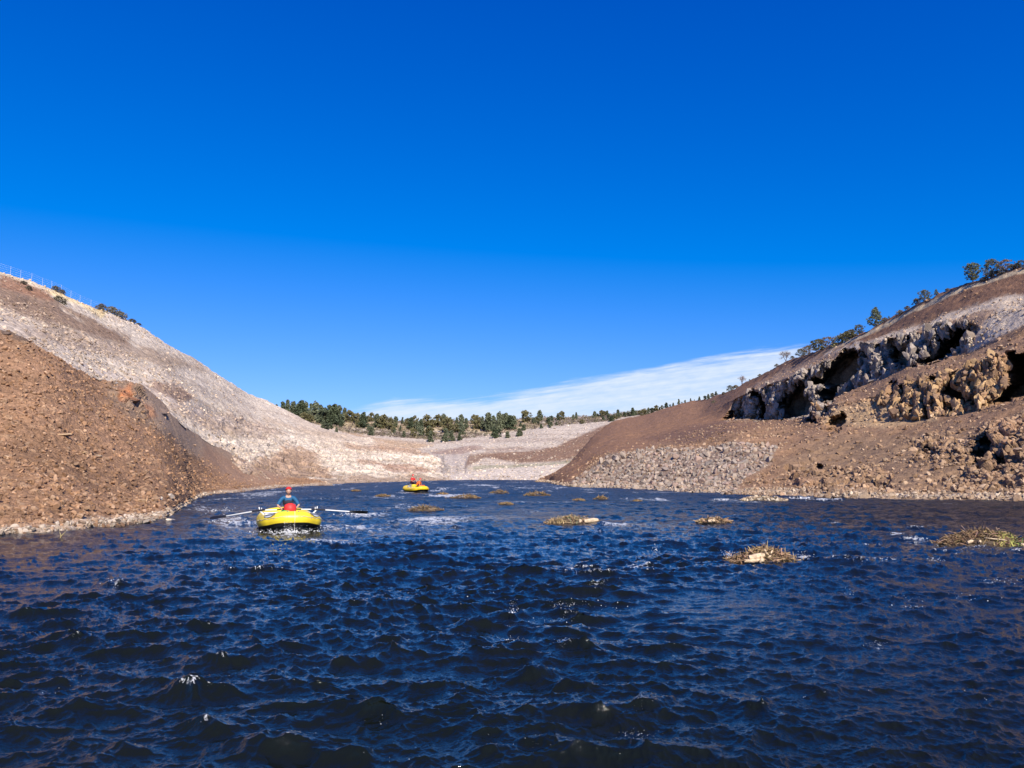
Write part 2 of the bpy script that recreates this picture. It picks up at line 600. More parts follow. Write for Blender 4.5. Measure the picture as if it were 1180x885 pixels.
# stony layer above, smooth raked earth behind
smooth_poly = [(165, 436), (182, 452), (205, 474), (236, 498), (280, 526), (325, 545), (330, 556), (290, 560), (262, 552), (240, 535), (215, 518), (185, 492), (172, 478), (165, 460)]
sm = sstep(-4, 6, poly_sd(px, py, smooth_poly) + 5 * big)
rough = 1 - 0.85 * sm
disp = 0.45 * big + rough * (0.16 * midn + 0.13 * np.clip(0.55 - c1, 0, 1) * (cvv > .45) * 1.8 + 0.03 * fine)
# gullies and ribs raking down the slope
gl = vnoise(P[..., 1] * 0.55 + 0.12 * P[..., 2], P[..., 2] * 0.06, 3.3 + 0 * Zg, 31)
disp += -0.20 * np.clip(gl, 0, 1) * sstep(0.5, 3, Zg)
# the rocky outcrop near the crest
oc = sstep(-3, 5, poly_sd(px, py, [(128, 445), (140, 440), (160, 447), (172, 462), (178, 480), (165, 478), (150, 470), (134, 462)]))
b1, b2, bv = cells(P[..., 0] * .8, P[..., 1] * .8, P[..., 2] * .8, 77)
disp += oc * (0.5 * (bv - 0.3))
fadew = sstep(-0.6, 0.6, Zg)
P = P + Nn * (disp * (0.35 + 0.65 * fadew))[..., None]
pit = sstep(-1.5, 1.5, poly_sd(px, py, [(148, 451), (151, 453), (149, 461), (144, 462), (144, 457)])) * 2.2 + sstep(-1, 1, poly_sd(px, py, [(183, 471), (187, 472), (187, 477), (185, 477)])) * 1.5
P = P + np.stack([px * 0 - 0.1, 1 + px * 0, px * 0 - .0], -1) * pit[..., None]
wn = 6 * midn + 4 * fine
cbase = np.array([0.275, 0.160, 0.092])
colr = np.tile(cbase, px.shape + (1,))
diag = vnoise(P[..., 1] * .16 + P[..., 2] * .5, P[..., 0] * .10, 0 * Zg + 4, 33) + .5 * vnoise(P[..., 1] * .5 + P[..., 2] * 1.4, P[..., 0] * .3, 0 * Zg, 34)
colr *= (1 + 0.13 * big + 0.22 * midn + .16 * diag)[..., None]
colr = zone(colr, px, py, [(128, 425), (182, 430), (236, 490), (250, 530), (200, 505), (150, 480), (125, 458)], (0.25, 0.17, 0.115), 8, 1.0, 1, wn)
colr = zone(colr, px, py, smooth_poly, (0.36, 0.25, 0.17), 6, .8, 1, wn)
colr = zone(colr, px, py, [(235, 512), (270, 530), (330, 550), (332, 562), (262, 560), (232, 535)], (0.33, 0.195, 0.12), 6, .8, .8, wn)
colr = zone(colr, px, py, [(135, 449), (149, 446), (152, 452), (145, 461), (139, 460)], (0.48, 0.20, 0.09), 2.5, .4, .9, wn)
colr = zone(colr, px, py, [(165, 465), (176, 468), (179, 480), (170, 482)], (0.40, 0.19, 0.10), 3, .5, .7, wn)
colr = zone(colr, px, py, [(-10, 372), (14, 380), (36, 398), (28, 400), (0, 388)], (0.13, 0.095, 0.07), 4, .4, .8, wn)
# pale dried band right at the water, damp below
wh = P[..., 2]
shore = sstep(0.30, 0.12, wh + 0.10 * midn + .08 * fine) * sstep(-0.02, 0.10, wh)
colr = colr * (1 - .75 * shore[..., None]) + np.array([0.50, 0.42, 0.33]) * .75 * shore[..., None]
wet = sstep(0.10, -0.02, wh)
colr = colr * (1 - .8 * wet[..., None]) + np.array([0.05, 0.036, 0.026]) * .8 * wet[..., None]
spk = _hash((P[..., 0] * 9).astype(int), (P[..., 1] * 9).astype(int), (P[..., 2] * 9).astype(int), 3)
cellc = (cvv > .80) * (c1 < .45)
colr = colr * (1 + (0.35 * (spk - .5)) * rough)[..., None]
colr = np.where((cellc * rough > .5)[..., None], colr * 0.5 + np.array([0.42, 0.27, 0.16]) * .5, colr)
nx_, ny_ = px.shape
tag(link('hillside', mesh_data('hillside', P.reshape(-1, 3), grid_faces(nx_, ny_), M['earth'], True, np.clip(colr, .01, .9).reshape(-1, 3))),
    kind='structure')
LBANK = (P, normals(P), px, py, colr)

# ---- left hill, pale drawn-down slope
cols = {}
cols[-420] = [zd(0, 9, 36), zd(0, 15, 44), zd(0, 20, 54), zd(0, 26, 66), zd(0, 31, 78), zd(0, 35, 90), zd(0, 33, 130)]
cols[-150] = [zd(0, 8, 44), zd(0, 14, 54), zd(0, 20, 68), zd(0, 25, 82), zd(0, 30, 96), zd(0, 34, 108), zd(0, 32, 150)]
cols[0] = [(440, 48), (400, 60), (372, 76), (347, 92), (327, 108), (313.5, 120), zd(0, 31, 165)]
cols[60] = [(462, 52), (425, 66), (396, 82), (370, 98), (349, 116), (335, 130), zd(0, 31, 175)]
cols[110] = [(485, 60), (448, 74), (418, 92), (392, 108), (370, 128), (356, 142), zd(0, 31, 185)]
cols[150] = [(510, 66), (472, 80), (438, 98), (410, 118), (387, 140), (371, 157), zd(0, 30, 195)]
cols[200] = [(530, 72), (492, 88), (459, 108), (432, 132), (413, 158), (400.5, 182), zd(0, 29, 215)]
cols[250] = [(550, 84), (520, 106), (490, 134), (465, 164), (445, 198), (431, 224), zd(0, 28, 260)]
cols[300] = [(558, 100), (536, 128), (514, 162), (494, 205), (476, 250), (461, 286), zd(0, 26, 320)]
cols[350] = [zd(0, -1.2, 118), (551, 138), (536, 168), (518, 208), (500, 256), (484, 300), zd(0, 20, 335)]
cols[400] = [zd(0, -1.2, 132), (551, 158), (540, 188), (527, 226), (513, 274), (500, 325), zd(0, 14, 360)]
cols[450] = [zd(0, -1.2, 150), (550.5, 182), (543, 210), (533, 245), (521, 285), (512, 318), zd(0, 10, 350)]
cols[500] = [zd(0, -1.2, 190), (551, 216), (547, 230), (541, 248), (534, 268), (528, 288), zd(0, 4, 320)]
cols[545] = under(0, [200, 222, 236, 252, 270, 290, 320])
Xg, Yg, Zg = sheet(cols, -420, 545, 1000, [60, 60, 60, 55, 45, 14])
P = np.stack([Xg, Yg, Zg], -1)
Nn = normals(P)
px, py = to_px(Xg, Yg, Zg)
big = fbm(P[..., 0] * .035, P[..., 1] * .035, P[..., 2] * .05, 3, 13)
midn = fbm(P[..., 0] * .22, P[..., 1] * .22, P[..., 2] * .3, 4, 29)
fine = fbm(P[..., 0] * 1.3, P[..., 1] * 1.3, P[..., 2] * 1.5, 3, 39)
c1, c2, cvv = cells(P[..., 0] * .55, P[..., 1] * .55, P[..., 2] * .8, 8)
low = sstep(21, 9, P[..., 2]) * sstep(215, 280, px)       # broken rocky foot on the right part
band = vnoise(P[..., 0] * .02, P[..., 1] * .02, P[..., 2] * .55 + 0.6 * big, 63)
hf = sstep(0, 3, Zg)
disp = 1.0 * big + 0.45 * midn + 0.12 * fine + 0.25 * band + low * (0.9 * (cvv - .5) + 0.7 * midn)
disp *= 0.25 + 0.75 * hf
P = P + Nn * disp[..., None]
wn = 7 * midn + 4 * fine
colr = np.tile(np.array([0.590, 0.495, 0.385]), px.shape + (1,))
colr *= (1 + 0.10 * big + 0.16 * midn + .12 * fine)[..., None]
# old waterline terraces and darker rills
hz = P[..., 2] + 1.2 * big + .5 * midn
ter = np.clip(sstep(.25, .7, vnoise(0 * hz, 0 * hz + P[..., 1] * .01, hz * .7, 91)) * sstep(-.1, .4, midn + .3) + .8 * sstep(.3, .7, vnoise(0 * hz, P[..., 1] * .02, hz * 1.9, 92)) * sstep(0, .4, fine + .2), 0, 1.3)
colr = colr * (1 - .35 * ter[..., None]) + np.array([0.27, 0.19, 0.14]) * .35 * ter[..., None]
brownish = (0.235, 0.150, 0.098)
colr = zone(colr, px, py, [(-420, 200), (-100, 268), (0, 322), (60, 345), (110, 368), (150, 388), (150, 398), (100, 384), (50, 368), (0, 350), (-420, 260)], brownish, 5, 1.0, .9, wn)
colr = zone(colr, px, py, [(0, 314), (30, 322), (60, 338), (60, 346), (0, 330)], (0.28, 0.15, 0.09), 3, .5, .9, wn)
colr = zone(colr, px, py, [(30, 385), (60, 372), (110, 388), (170, 398), (215, 414), (236, 428), (180, 418), (120, 404), (60, 392)], (0.27, 0.18, 0.115), 6, 1.0, .7, wn)
colr = zone(colr, px, py, [(0, 350), (100, 388), (160, 402), (150, 410), (60, 402), (0, 386)], (0.42, 0.33, 0.26), 6, 1.2, .5, wn)
colr = zone(colr, px, py, [(168, 442), (190, 440), (225, 455), (212, 466), (195, 458), (180, 452)], (0.27, 0.165, 0.11), 4, .8, .8, wn)
colr = zone(colr, px, py, [(205, 474), (186, 464), (230, 468), (300, 488), (330, 500), (300, 505), (250, 498), (225, 490)], (0.36, 0.26, 0.19), 6, 1.2, .75, wn)
colr = zone(colr, px, py, [(60, 425), (110, 428), (150, 440), (215, 470), (300, 500), (250, 478), (190, 455), (150, 430), (90, 415)], (0.55, 0.455, 0.375), 4, .7, .75, wn)
colr = zone(colr, px, py, [(290, 535), (330, 515), (350, 520), (380, 540), (384, 552), (320, 558), (285, 552)], (0.30, 0.185, 0.115), 5, 1.2, .8, wn)
colr = zone(colr, px, py, [(205, 520), (250, 528), (300, 545), (440, 548), (520, 551), (520, 560), (200, 562)], (0.33, 0.225, 0.15), 3, .7, .75, wn)
colr = zone(colr, px, py, [(330, 470), (420, 500), (440, 520), (400, 528), (340, 500)], (0.52, 0.40, 0.29), 6, 1.0, .5, wn)
colr = zone(colr, px, py, [(430, 507), (500, 514), (500, 522), (440, 520)], (0.40, 0.25, 0.15), 3, .5, .7, wn)
colr = zone(colr, px, py, [(430, 535), (470, 536), (500, 545), (450, 546)], (0.30, 0.17, 0.12), 2, .4, .7, wn)
colr = zone(colr, px, py, [(395, 512), (440, 515), (500, 523), (500, 528), (440, 521), (400, 517)], (0.34, 0.22, 0.15), 2, .3, .75, wn)
colr = zone(colr, px, py, [(410, 531), (450, 534), (505, 539), (505, 543), (450, 540), (412, 536)], (0.36, 0.23, 0.16), 1.5, .25, .7, wn)
colr = zone(colr, px, py, [(300, 478), (340, 492), (400, 503), (410, 507), (350, 500), (305, 486)], (0.46, 0.35, 0.25), 2, .4, .7, wn)
colr = zone(colr, px, py, [(330, 551.5), (400, 550.3), (400, 552), (345, 553)], (0.62, 0.52, 0.40), 1, .1, .8, wn)
# dry grass strip under the fence
colr = zone(colr, px, py, [(40, 326), (70, 337), (125, 359), (118, 366), (90, 352), (62, 342)], (0.72, 0.56, 0.30), 1.5, .25, .9, wn)
colr = zone(colr, px, py, [(-20, 300), (0, 310), (62, 334), (60, 338), (0, 316)], (0.66, 0.54, 0.38), 1.0, .15, .9, wn)
# scattered dark stones
s1, s2, svv = cells(P[..., 0] * 1.1, P[..., 1] * 1.1, P[..., 2] * 1.4, 18)
stone = ((svv > .70) & (s1 < .33) & (low < .5)).astype(float)
colr = colr * (1 - .62 * stone[..., None]) + np.array([0.15, 0.11, 0.085]) * .62 * stone[..., None]
s1, s2, svv = cells(P[..., 0] * .5, P[..., 1] * .5, P[..., 2] * .7, 28)
crack = sstep(.10, .0, s2 - s1) * low
colr = colr * (1 - .5 * crack[..., None])
colr = colr * (1 + low * .5 * (cvv - .5))[..., None]
nx_, ny_ = px.shape
tag(link('hillside', mesh_data('hillside', P.reshape(-1, 3), grid_faces(nx_, ny_), M['earth_far'], True, np.clip(colr, .01, .9).reshape(-1, 3))),
    kind='structure')
LHILL = (P, normals(P), px, py, colr)

# ---- far valley side with the cobble bar and the wooded rim
def farcol(x, yw, y1, y2, y3, y4, y5, y6):
    return column(x, yw, [(y1, 238), (y2, 262), (y3, 300), (y4, 345), (y5, 400), (y6, 460)]) + [zd(0, 31.5, 620), zd(0, 34, 2400)]
cols = {
    200: farcol(200, 553, 548, 540, 525, 510, 490, 474),
    330: farcol(330, 553, 548, 540, 525, 508, 488, 473),
    400: farcol(400, 553, 548, 541, 528, 511, 495, 481),
    450: farcol(450, 553, 548, 540, 528, 514, 500, 484),
    500: farcol(500, 553, 548, 539, 527, 518, 504, 485),
    545: farcol(545, 553, 548, 537, 524, 513, 503, 485),
    590: farcol(590, 553, 549, 538, 527, 512, 498, 484),
    620: farcol(620, 553, 548, 537, 526, 509, 493, 482),
    660: farcol(660, 553, 547, 536, 523, 507, 490, 481),
    700: farcol(700, 553, 546, 533, 518, 500, 486, 478),
    760: farcol(760, 553, 546, 530, 510, 492, 479, 471),
    860: farcol(860, 553, 544, 525, 500, 482, 470, 466),
    960: farcol(960, 553, 544, 525, 500, 482, 470, 466),
}
Xg, Yg, Zg = sheet(cols, 200, 960, 900, [4, 30, 40, 50, 50, 50, 30, 12, 10])
P = np.stack([Xg, Yg, Zg], -1)
Nn = normals(P)
px, py = to_px(Xg, Yg, Zg)
big = fbm(P[..., 0] * .02, P[..., 1] * .02, P[..., 2] * .05, 3, 113)
midn = fbm(P[..., 0] * .10, P[..., 1] * .10, P[..., 2] * .3, 4, 129)
fine = fbm(P[..., 0] * .6, P[..., 1] * .6, P[..., 2] * .9, 3, 139)
c1, c2, cvv = cells(P[..., 0] * .25, P[..., 1] * .25, P[..., 2] * .5, 8)
hf = sstep(0, 4, Zg)
# little basalt cliff at the bend
clf = sstep(-2, 3, poly_sd(px, py, [(498, 523), (520, 521), (545, 522), (552, 535), (540, 546), (500, 549), (497, 540)]))
colm = vnoise(P[..., 0] / P[..., 1] * 260, 0 * Xg, P[..., 2] * .08, 5)
disp = hf * (0.8 * big + 0.5 * midn + 0.2 * fine) + clf * (.5 * colm)
P = P + Nn * disp[..., None]
wn = 3 * midn + 2 * fine
grey = np.array([0.54, 0.45, 0.355])
colr = np.tile(grey, px.shape + (1,)) * (1 + 0.10 * midn + .14 * fine)[..., None]
ter = sstep(.3, .7, vnoise(0 * big, 0 * big, (P[..., 2] + 1.4 * big + .8 * midn) * .75, 191))
colr = colr * (1 - .3 * ter[..., None]) + np.array([0.30, 0.20, 0.15]) * .3 * ter[..., None]
br = (0.240, 0.142, 0.090)
colr = zone(colr, px, py, [(380, 490), (440, 506), (500, 512), (480, 518), (430, 512)], (0.47, 0.31, 0.18), 2.5, .6, .8, wn)
colr = zone(colr, px, py, [(430, 516), (470, 517), (500, 522), (470, 522)], (0.30, 0.19, 0.14), 1.5, .4, .7, wn)
colr = zone(colr, px, py, [(496, 521), (545, 514), (560, 516), (530, 523), (500, 524)], (0.33, 0.22, 0.17), 1.5, .4, .8, wn)
colr = zone(colr, px, py, [(532, 524), (600, 520), (640, 514), (700, 488), (900, 440), (900, 530), (700, 524), (640, 532), (600, 534), (565, 529)], br, 2, .4, .95, wn)
colr = zone(colr, px, py, [(538, 525), (560, 527), (545, 536), (535, 540)], br, 2, .4, .8, wn)
colr = zone(colr, px, py, [(560, 517), (600, 514), (610, 517), (560, 522)], (0.33, 0.23, 0.17), 1.5, .4, .6, wn)
colr = zone(colr, px, py, [(545, 539), (600, 535), (700, 529), (700, 533), (600, 539), (545, 542)], (0.24, 0.24, 0.13), 1, .35, .55, wn)
colr = zone(colr, px, py, [(440, 556), (480, 551), (560, 541), (700, 532), (700, 560), (440, 562)], (0.60, 0.51, 0.42), 1.5, .3, .85, wn)
colr = zone(colr, px, py, [(496, 523), (540, 523), (535, 545), (497, 548)], (0.50, 0.42, 0.35), 1.5, .3, .8, wn)
dark = sstep(.35, .75, colm) * clf
colr = colr * (1 - .3 * dark[..., None])
colr = zone(colr, px, py, [(440, 533), (480, 537), (498, 532), (498, 540), (440, 541)], (0.34, 0.225, 0.17), 1.5, .4, .8, wn)
# scrub and rocks below the trees
scrubline = np.interp(px, [200, 350, 400, 450, 500, 560, 620, 700, 760], [480, 484, 497, 503, 507, 501, 492, 485, 470])
sw = sstep(-1.5, 1.5, scrubline - py + wn * .3) * sstep(0, 1, Zg)
rockp = (cvv > .55)[..., None]
scol = np.where(rockp, np.array([0.46, 0.38, 0.28]), np.array([0.20, 0.155, 0.115])) * (1 + .3 * fine)[..., None]
gold = sstep(0.1, .5, vnoise(P[..., 0] * .03, P[..., 1] * .03, 1 + 0 * Xg, 71))[..., None] * .7
scol = scol * (1 - gold) + np.array([0.50, 0.38, 0.22]) * gold
colr = colr * (1 - sw[..., None]) + scol * sw[..., None]
st = _hash((P[..., 0] * 2.2).astype(int), (P[..., 1] * 1.1).astype(int), (P[..., 2] * 3).astype(int), 3)
colr = colr * np.where(st > .86, .62, 1 + .2 * (st - .5))[..., None]
nx_, ny_ = px.shape
tag(link('hillside', mesh_data('hillside', P.reshape(-1, 3), grid_faces(nx_, ny_), M['earth_far'], True, np.clip(colr, .01, .9).reshape(-1, 3))),
    kind='structure')
FAR = (P, normals(P), px, py, colr)

# ---- right bank: riprap, benches, cliffs, rim
cols = {}
def rc(x, yw, pts, back):
    cols[x] = column(x, yw, pts) + [back]
rc(622, 555.5, [(555, 168), (554.4, 172), (554, 176), (553.6, 180), (553.3, 184), (553.1, 188), (552.9, 192), (552.8, 196), (552.8, 200), (552.9, 206)], zd(0, -1.5, 260))
rc(640, 558, [(556.3, 134), (554.5, 138), (551.5, 143), (548.5, 149), (546.5, 155), (545.3, 162), (545, 170), (545.2, 178), (546, 186), (547, 194)], zd(0, -1.5, 260))
rc(660, 561, [(557, 112), (550, 121), (544, 130), (540, 138), (537, 148), (534, 158), (532, 170), (531, 184), (530, 200), (530, 214)], zd(0, 2, 290))
rc(700, 562.3, [(557, 106), (545, 114), (530, 124), (520, 134), (518, 148), (515, 175), (508, 205), (500, 240), (492, 280), (489, 300)], zd(0, 18, 360))
rc(745, 564, [(557, 98), (540, 107), (522, 118), (516, 128), (512, 148), (506, 180), (500, 210), (492, 245), (482, 290), (477.5, 330)], zd(0, 26, 420))
rc(800, 567.5, [(558, 86), (540, 97), (518, 110), (508, 122), (503, 135), (496, 165), (490, 205), (480, 245), (468, 285), (462, 315)], zd(0, 30, 420))
rc(850, 570, [(560, 79), (540, 89), (515, 103), (498, 116), (492, 128), (487, 160), (484, 203), (458, 209), (452, 222), (446, 244)], zd(0, 30, 360))
rc(900, 571.5, [(562, 75), (542, 84), (516, 98), (500, 111), (494, 121), (488, 140), (483, 172), (438, 180), (431, 192), (420, 206)], zd(0, 30, 320))
rc(950, 573, [(562, 69.5), (545, 77), (520, 89), (498, 102), (490, 109), (470, 116), (463, 152), (421, 159), (413, 168), (401, 179)], zd(0, 30, 280))
rc(1000, 574, [(563, 65), (546, 72), (520, 82), (494, 95), (486, 101), (458, 108), (444, 134), (399, 141), (392, 149), (381, 160)], zd(0, 30.5, 250))
rc(1050, 575, [(564, 60.5), (546, 66), (520, 74), (494, 86), (484, 93), (440, 99), (422, 119), (386, 125), (374, 133), (353, 144)], zd(0, 32, 230))
rc(1110, 576, [(565, 56), (546, 61), (516, 68), (490, 78), (476, 84), (426, 90), (408, 104), (370, 110), (355, 118), (327, 130)], zd(0, 32, 220))
rc(1180, 577, [(566, 52.5), (545, 57), (492, 62.5), (472, 72), (460, 76), (406, 82), (384, 92), (352, 99), (340, 106), (309, 117)], zd(0, 33, 200))
rc(1300, 579, [(567, 47), (545, 51), (480, 56), (462, 65), (446, 68), (385, 74), (362, 82), (330, 88), (312, 94), (270, 104)], zd(0, 33, 180))
rc(1600, 584, [(570, 38), (545, 41), (470, 46), (440, 54), (420, 57), (350, 62), (325, 68), (285, 74), (260, 80), (215, 88)], zd(0, 33, 150))
cols[600] = under(0, [152, 164, 168, 172, 176, 180, 184, 188, 194, 200, 206, 212, 262])
Xg, Yg, Zg = sheet(cols, 600, 1600, 1400, [6, 22, 34, 50, 46, 20, 60, 34, 64, 24, 40, 12])
P = np.stack([Xg, Yg, Zg], -1)
Nn = normals(P)
px, py = to_px(Xg, Yg, Zg)
big = fbm(P[..., 0] * .06, P[..., 1] * .06, P[..., 2] * .06, 3, 213)
midn = fbm(P[..., 0] * .30, P[..., 1] * .30, P[..., 2] * .35, 4, 229)
fine = fbm(P[..., 0] * 1.7, P[..., 1] * 1.7, P[..., 2] * 1.7, 3, 239)
c1, c2, cvv = cells(P[..., 0] * .42, P[..., 1] * .30, P[..., 2] * .30, 208)
e1, e2, evv = cells(P[..., 0] * 1.1, P[..., 1] * .9, P[..., 2] * .8, 218)
cliffA = [(833, 487), (845, 462), (868, 447), (905, 440), (940, 420), (985, 399), (1040, 386), (1110, 368), (1124, 378), (1120, 396), (1104, 408), (1060, 424), (1000, 450), (962, 470), (932, 484), (880, 487)]
ochre = [(926, 478), (950, 472), (975, 470), (1010, 452), (1024, 438), (1060, 428), (1110, 420), (1150, 402), (1200, 398), (1300, 380), (1300, 455), (1180, 462), (1130, 472), (1098, 480), (1060, 484), (1010, 485), (975, 488), (962, 500), (945, 500), (930, 488)]
knoll = [(1118, 552), (1114, 528), (1128, 502), (1150, 490), (1190, 484), (1300, 470), (1300, 560), (1180, 562), (1140, 560)]
ledge2 = [(1050, 510), (1070, 505), (1095, 503), (1112, 515), (1108, 532), (1085, 533), (1055, 530)]
lowrock = [(905, 535), (935, 528), (950, 545), (960, 565), (920, 560)]
lowrock2 = [(955, 540), (1010, 538), (1030, 560), (1000, 572), (930, 572)]
steep = sstep(.12, .42, 1 - np.abs(Nn[..., 2]))
wA = sstep(-2.5, 3, poly_sd(px, py, cliffA) + 3 * midn) * (.12 + .88 * steep)
wO = sstep(-3, 4, poly_sd(px, py, ochre) + 4 * midn) * (.2 + .8 * steep)
wK = sstep(-3, 4, poly_sd(px, py, knoll) + 3 * midn)
wL = np.maximum.reduce([sstep(-3, 3, poly_sd(px, py, q) + 3 * midn) for q in (ledge2, lowrock, lowrock2)])
ribs = vnoise(P[..., 0] * .35 + P[..., 1] * .35, 0 * Xg, P[..., 2] * .10, 301) + .5 * vnoise(P[..., 0] * .9 + P[..., 1] * .9, 0 * Xg, P[..., 2] * .2, 302)
hf = sstep(-.5, 1.5, Zg)
disp = (0.25 + .75 * hf) * (0.5 * big + 0.25 * midn + 0.08 * fine)
ribf = vnoise(P[..., 0] * 1.1 + P[..., 1] * 1.1, 0 * Xg, P[..., 2] * .28, 305)
disp += wA * (0.3 * (cvv - .5) + 1.0 * ribs + 0.3 * (evv - .5) + .5 * ribf + .2 * fine)
disp += wO * (0.4 * (cvv - .5) + 0.55 * ribs + 0.6 * (evv - .5))
disp += wK * (1.0 * (evv - .5) + .9 * np.clip(.7 - e1, 0, 1) + 0.3 * midn)
disp += wL * (0.7 * (evv - .5) + .35 * ribs)
disp += -0.3 * np.clip(vnoise(P[..., 0] * .5, P[..., 1] * .5, P[..., 2] * .05, 41), 0, 1) * hf
P = P + Nn * disp[..., None]
# hollows in the cliffs, sunk into the hill
holes = [
    ([(1112, 372), (1117, 384), (1107, 400), (1085, 414), (1062, 420), (1074, 402), (1086, 386), (1098, 378)], 9),
    ([(1024, 398), (1045, 394), (1051, 408), (1054, 424), (1042, 420), (1035, 424), (1022, 413)], 6),
    ([(1062, 392), (1074, 390), (1075, 402), (1066, 404)], 4),
    ([(994, 404), (999, 408), (1001, 416), (996, 414)], 3.5),
    ([(983, 403), (991, 411), (988, 425), (983, 440), (962, 455), (958, 464), (946, 465), (947, 453), (955, 446), (948, 445), (936, 447), (933, 440), (942, 433), (953, 425), (963, 413), (974, 405)], 10),
    ([(926, 442), (931, 446), (930, 455), (938, 461), (940, 469), (930, 479), (915, 482), (898, 482), (898, 466), (904, 453), (915, 447)], 10),
    ([(833, 484), (839, 474), (846, 468), (842, 484)], 5),
    ([(848, 470), (855, 460), (859, 483), (847, 484)], 7),
    ([(868, 450), (879, 458), (884, 468), (882, 484), (867, 484), (870, 468)], 8),
    ([(1024, 440), (1032, 440), (1030, 455), (1024, 455)], 2.5),
    ([(1035, 447), (1043, 445), (1047, 456), (1042, 460)], 3),
    ([(1068, 440), (1080, 434), (1082, 445), (1072, 453)], 3.5),
    ([(1086, 455), (1098, 432), (1110, 426), (1111, 434), (1101, 447), (1117, 455), (1116, 464), (1100, 462), (1090, 460)], 4),
    ([(1088, 466), (1098, 464), (1096, 475), (1090, 475)], 2),
    ([(1161, 410), (1180, 405), (1230, 396), (1230, 452), (1180, 457), (1132, 469), (1142, 455), (1156, 440)], 8),
    ([(1056, 518), (1065, 511), (1075, 515), (1084, 526), (1070, 530), (1059, 527)], 2.5),
    ([(1119, 524), (1128, 508), (1142, 497), (1139, 508), (1146, 518), (1140, 524), (1132, 536), (1124, 541)], 3),
    ([(1146, 524), (1158, 530), (1156, 540), (1148, 536)], 1.8),
    ([(952, 496), (958, 484), (970, 476), (973, 482), (966, 497), (956, 500)], 3),
    ([(927, 477), (937, 482), (941, 487), (932, 486)], 3),
    ([(939, 532), (946, 534), (948, 545), (941, 543)], 1.5),
    ([(906, 540), (911, 542), (910, 551), (906, 549)], 1.2),
]
rx_, ry_, rz_ = P[..., 0] / P[..., 1], np.ones_like(P[..., 0]), (P[..., 2] - CAMZ) / P[..., 1]
pitm = np.zeros(px.shape)
for poly, dep in holes:
    q = np.array(poly)
    bb = (px > q[:, 0].min() - 12) & (px < q[:, 0].max() + 12) & (py > q[:, 1].min() - 12) & (py < q[:, 1].max() + 12)
    s_ = np.full(px.shape, -99.0)
    s_[bb] = poly_sd(px[bb], py[bb], poly)
    w = sstep(-2.4, 2.4, s_ + 1.8 * midn + 1.2 * (evv - .5) * 2 + .8 * ribf)
    pitm = np.maximum(pitm, w * dep * 1.6)
pit0 = pitm.copy()
ang = P[..., 0] / P[..., 1] * 891
fis = sstep(.12, .38, vnoise(ang / 7.5 + .25 * P[..., 2], 0 * Xg, P[..., 2] * .09, 611)) + .6 * sstep(.2, .45, vnoise(ang / 3.6 - .2 * P[..., 2], 0 * Xg + 3, P[..., 2] * .2, 612))
pitm = np.maximum(pitm, np.clip(wA, 0, 1) * steep * fis * 2.4)
pitm = np.maximum(pitm, np.clip(wO, 0, 1) * steep * fis * 1.5)
P = P + np.stack([rx_ + 0.15, ry_, rz_], -1) * pitm[..., None]
N2 = normals(P)
q1, q2, qv = cells(P[..., 0] * 1.1 + P[..., 1] * .5, P[..., 1] * .4, P[..., 2] * .42, 777)
rel = 1.2 * (qv - .5) + .5 * vnoise(P[..., 0] * 1.6, P[..., 1] * 1.6, P[..., 2] * .35, 778) + .3 * vnoise(P[..., 0] * 3.6, P[..., 1] * 3.6, P[..., 2] * 1.2, 779) - .5 * sstep(.12, .0, q2 - q1)
P = P + N2 * (np.clip(wA + .8 * wO + sstep(.2, 1.5, pitm), 0, 1) * .24 * rel)[..., None]
# colours
wn = 6 * midn + 3 * fine
colr = np.tile(np.array([0.265, 0.158, 0.093]), px.shape + (1,))
colr *= (1 + 0.14 * big + 0.25 * midn + .12 * fine)[..., None]
colr = zone(colr, px, py, [(1300, 500), (1180, 505), (1100, 492), (1000, 500), (940, 508), (900, 530), (960, 575), (1300, 590)], (0.275, 0.178, 0.105), 10, 1.3, .7, wn)
colr = zone(colr, px, py, [(600, 560), (640, 512), (700, 484), (850, 446), (870, 470), (835, 492), (800, 500), (740, 516), (690, 525), (650, 562)], (0.235, 0.130, 0.078), 4, .6, .9, wn)
colr = zone(colr, px, py, [(740, 506), (830, 486), (905, 486), (830, 500), (790, 512)], (0.16, 0.092, 0.066), 3, .5, .75, wn)
colr = zone(colr, px, py, [(700, 478), (860, 440), (1000, 375), (1180, 300), (1700, 150), (1700, 330), (1180, 345), (1100, 358), (1000, 390), (900, 428), (855, 450)], (0.205, 0.112, 0.068), 4, .6, .9, wn)
grey = (0.33, 0.28, 0.23)
cb_ = colr.copy()
colr = zone(colr, px, py, cliffA, grey, 3, .5, .95, wn)
st_ = np.clip(steep + sstep(.3, 1.5, pitm), 0, 1)[..., None]
colr = cb_ * (1 - st_) + colr * st_
colr = zone(colr, px, py, [(868, 446), (905, 425), (960, 405), (1010, 392), (1000, 400), (940, 422), (905, 442), (880, 452)], (0.31, 0.215, 0.155), 3, .7, .85, wn)
colr = zone(colr, px, py, [(950, 408), (1000, 393), (1050, 376), (1110, 356), (1160, 342), (1300, 318), (1300, 360), (1180, 374), (1150, 388), (1122, 402), (1112, 408), (1120, 384), (1108, 367), (1060, 382), (985, 402)], (0.56, 0.455, 0.34), 2.5, .6, .9, wn)
colr = zone(colr, px, py, [(1108, 366), (1130, 358), (1152, 352), (1130, 375), (1124, 386)], (0.25, 0.15, 0.095), 3, .6, .8, wn)
colr = zone(colr, px, py, [(958, 470), (1000, 462), (1060, 452), (1085, 462), (1080, 484), (1020, 492), (985, 492), (950, 488)], (0.44, 0.30, 0.165), 4, .9, .85, wn)
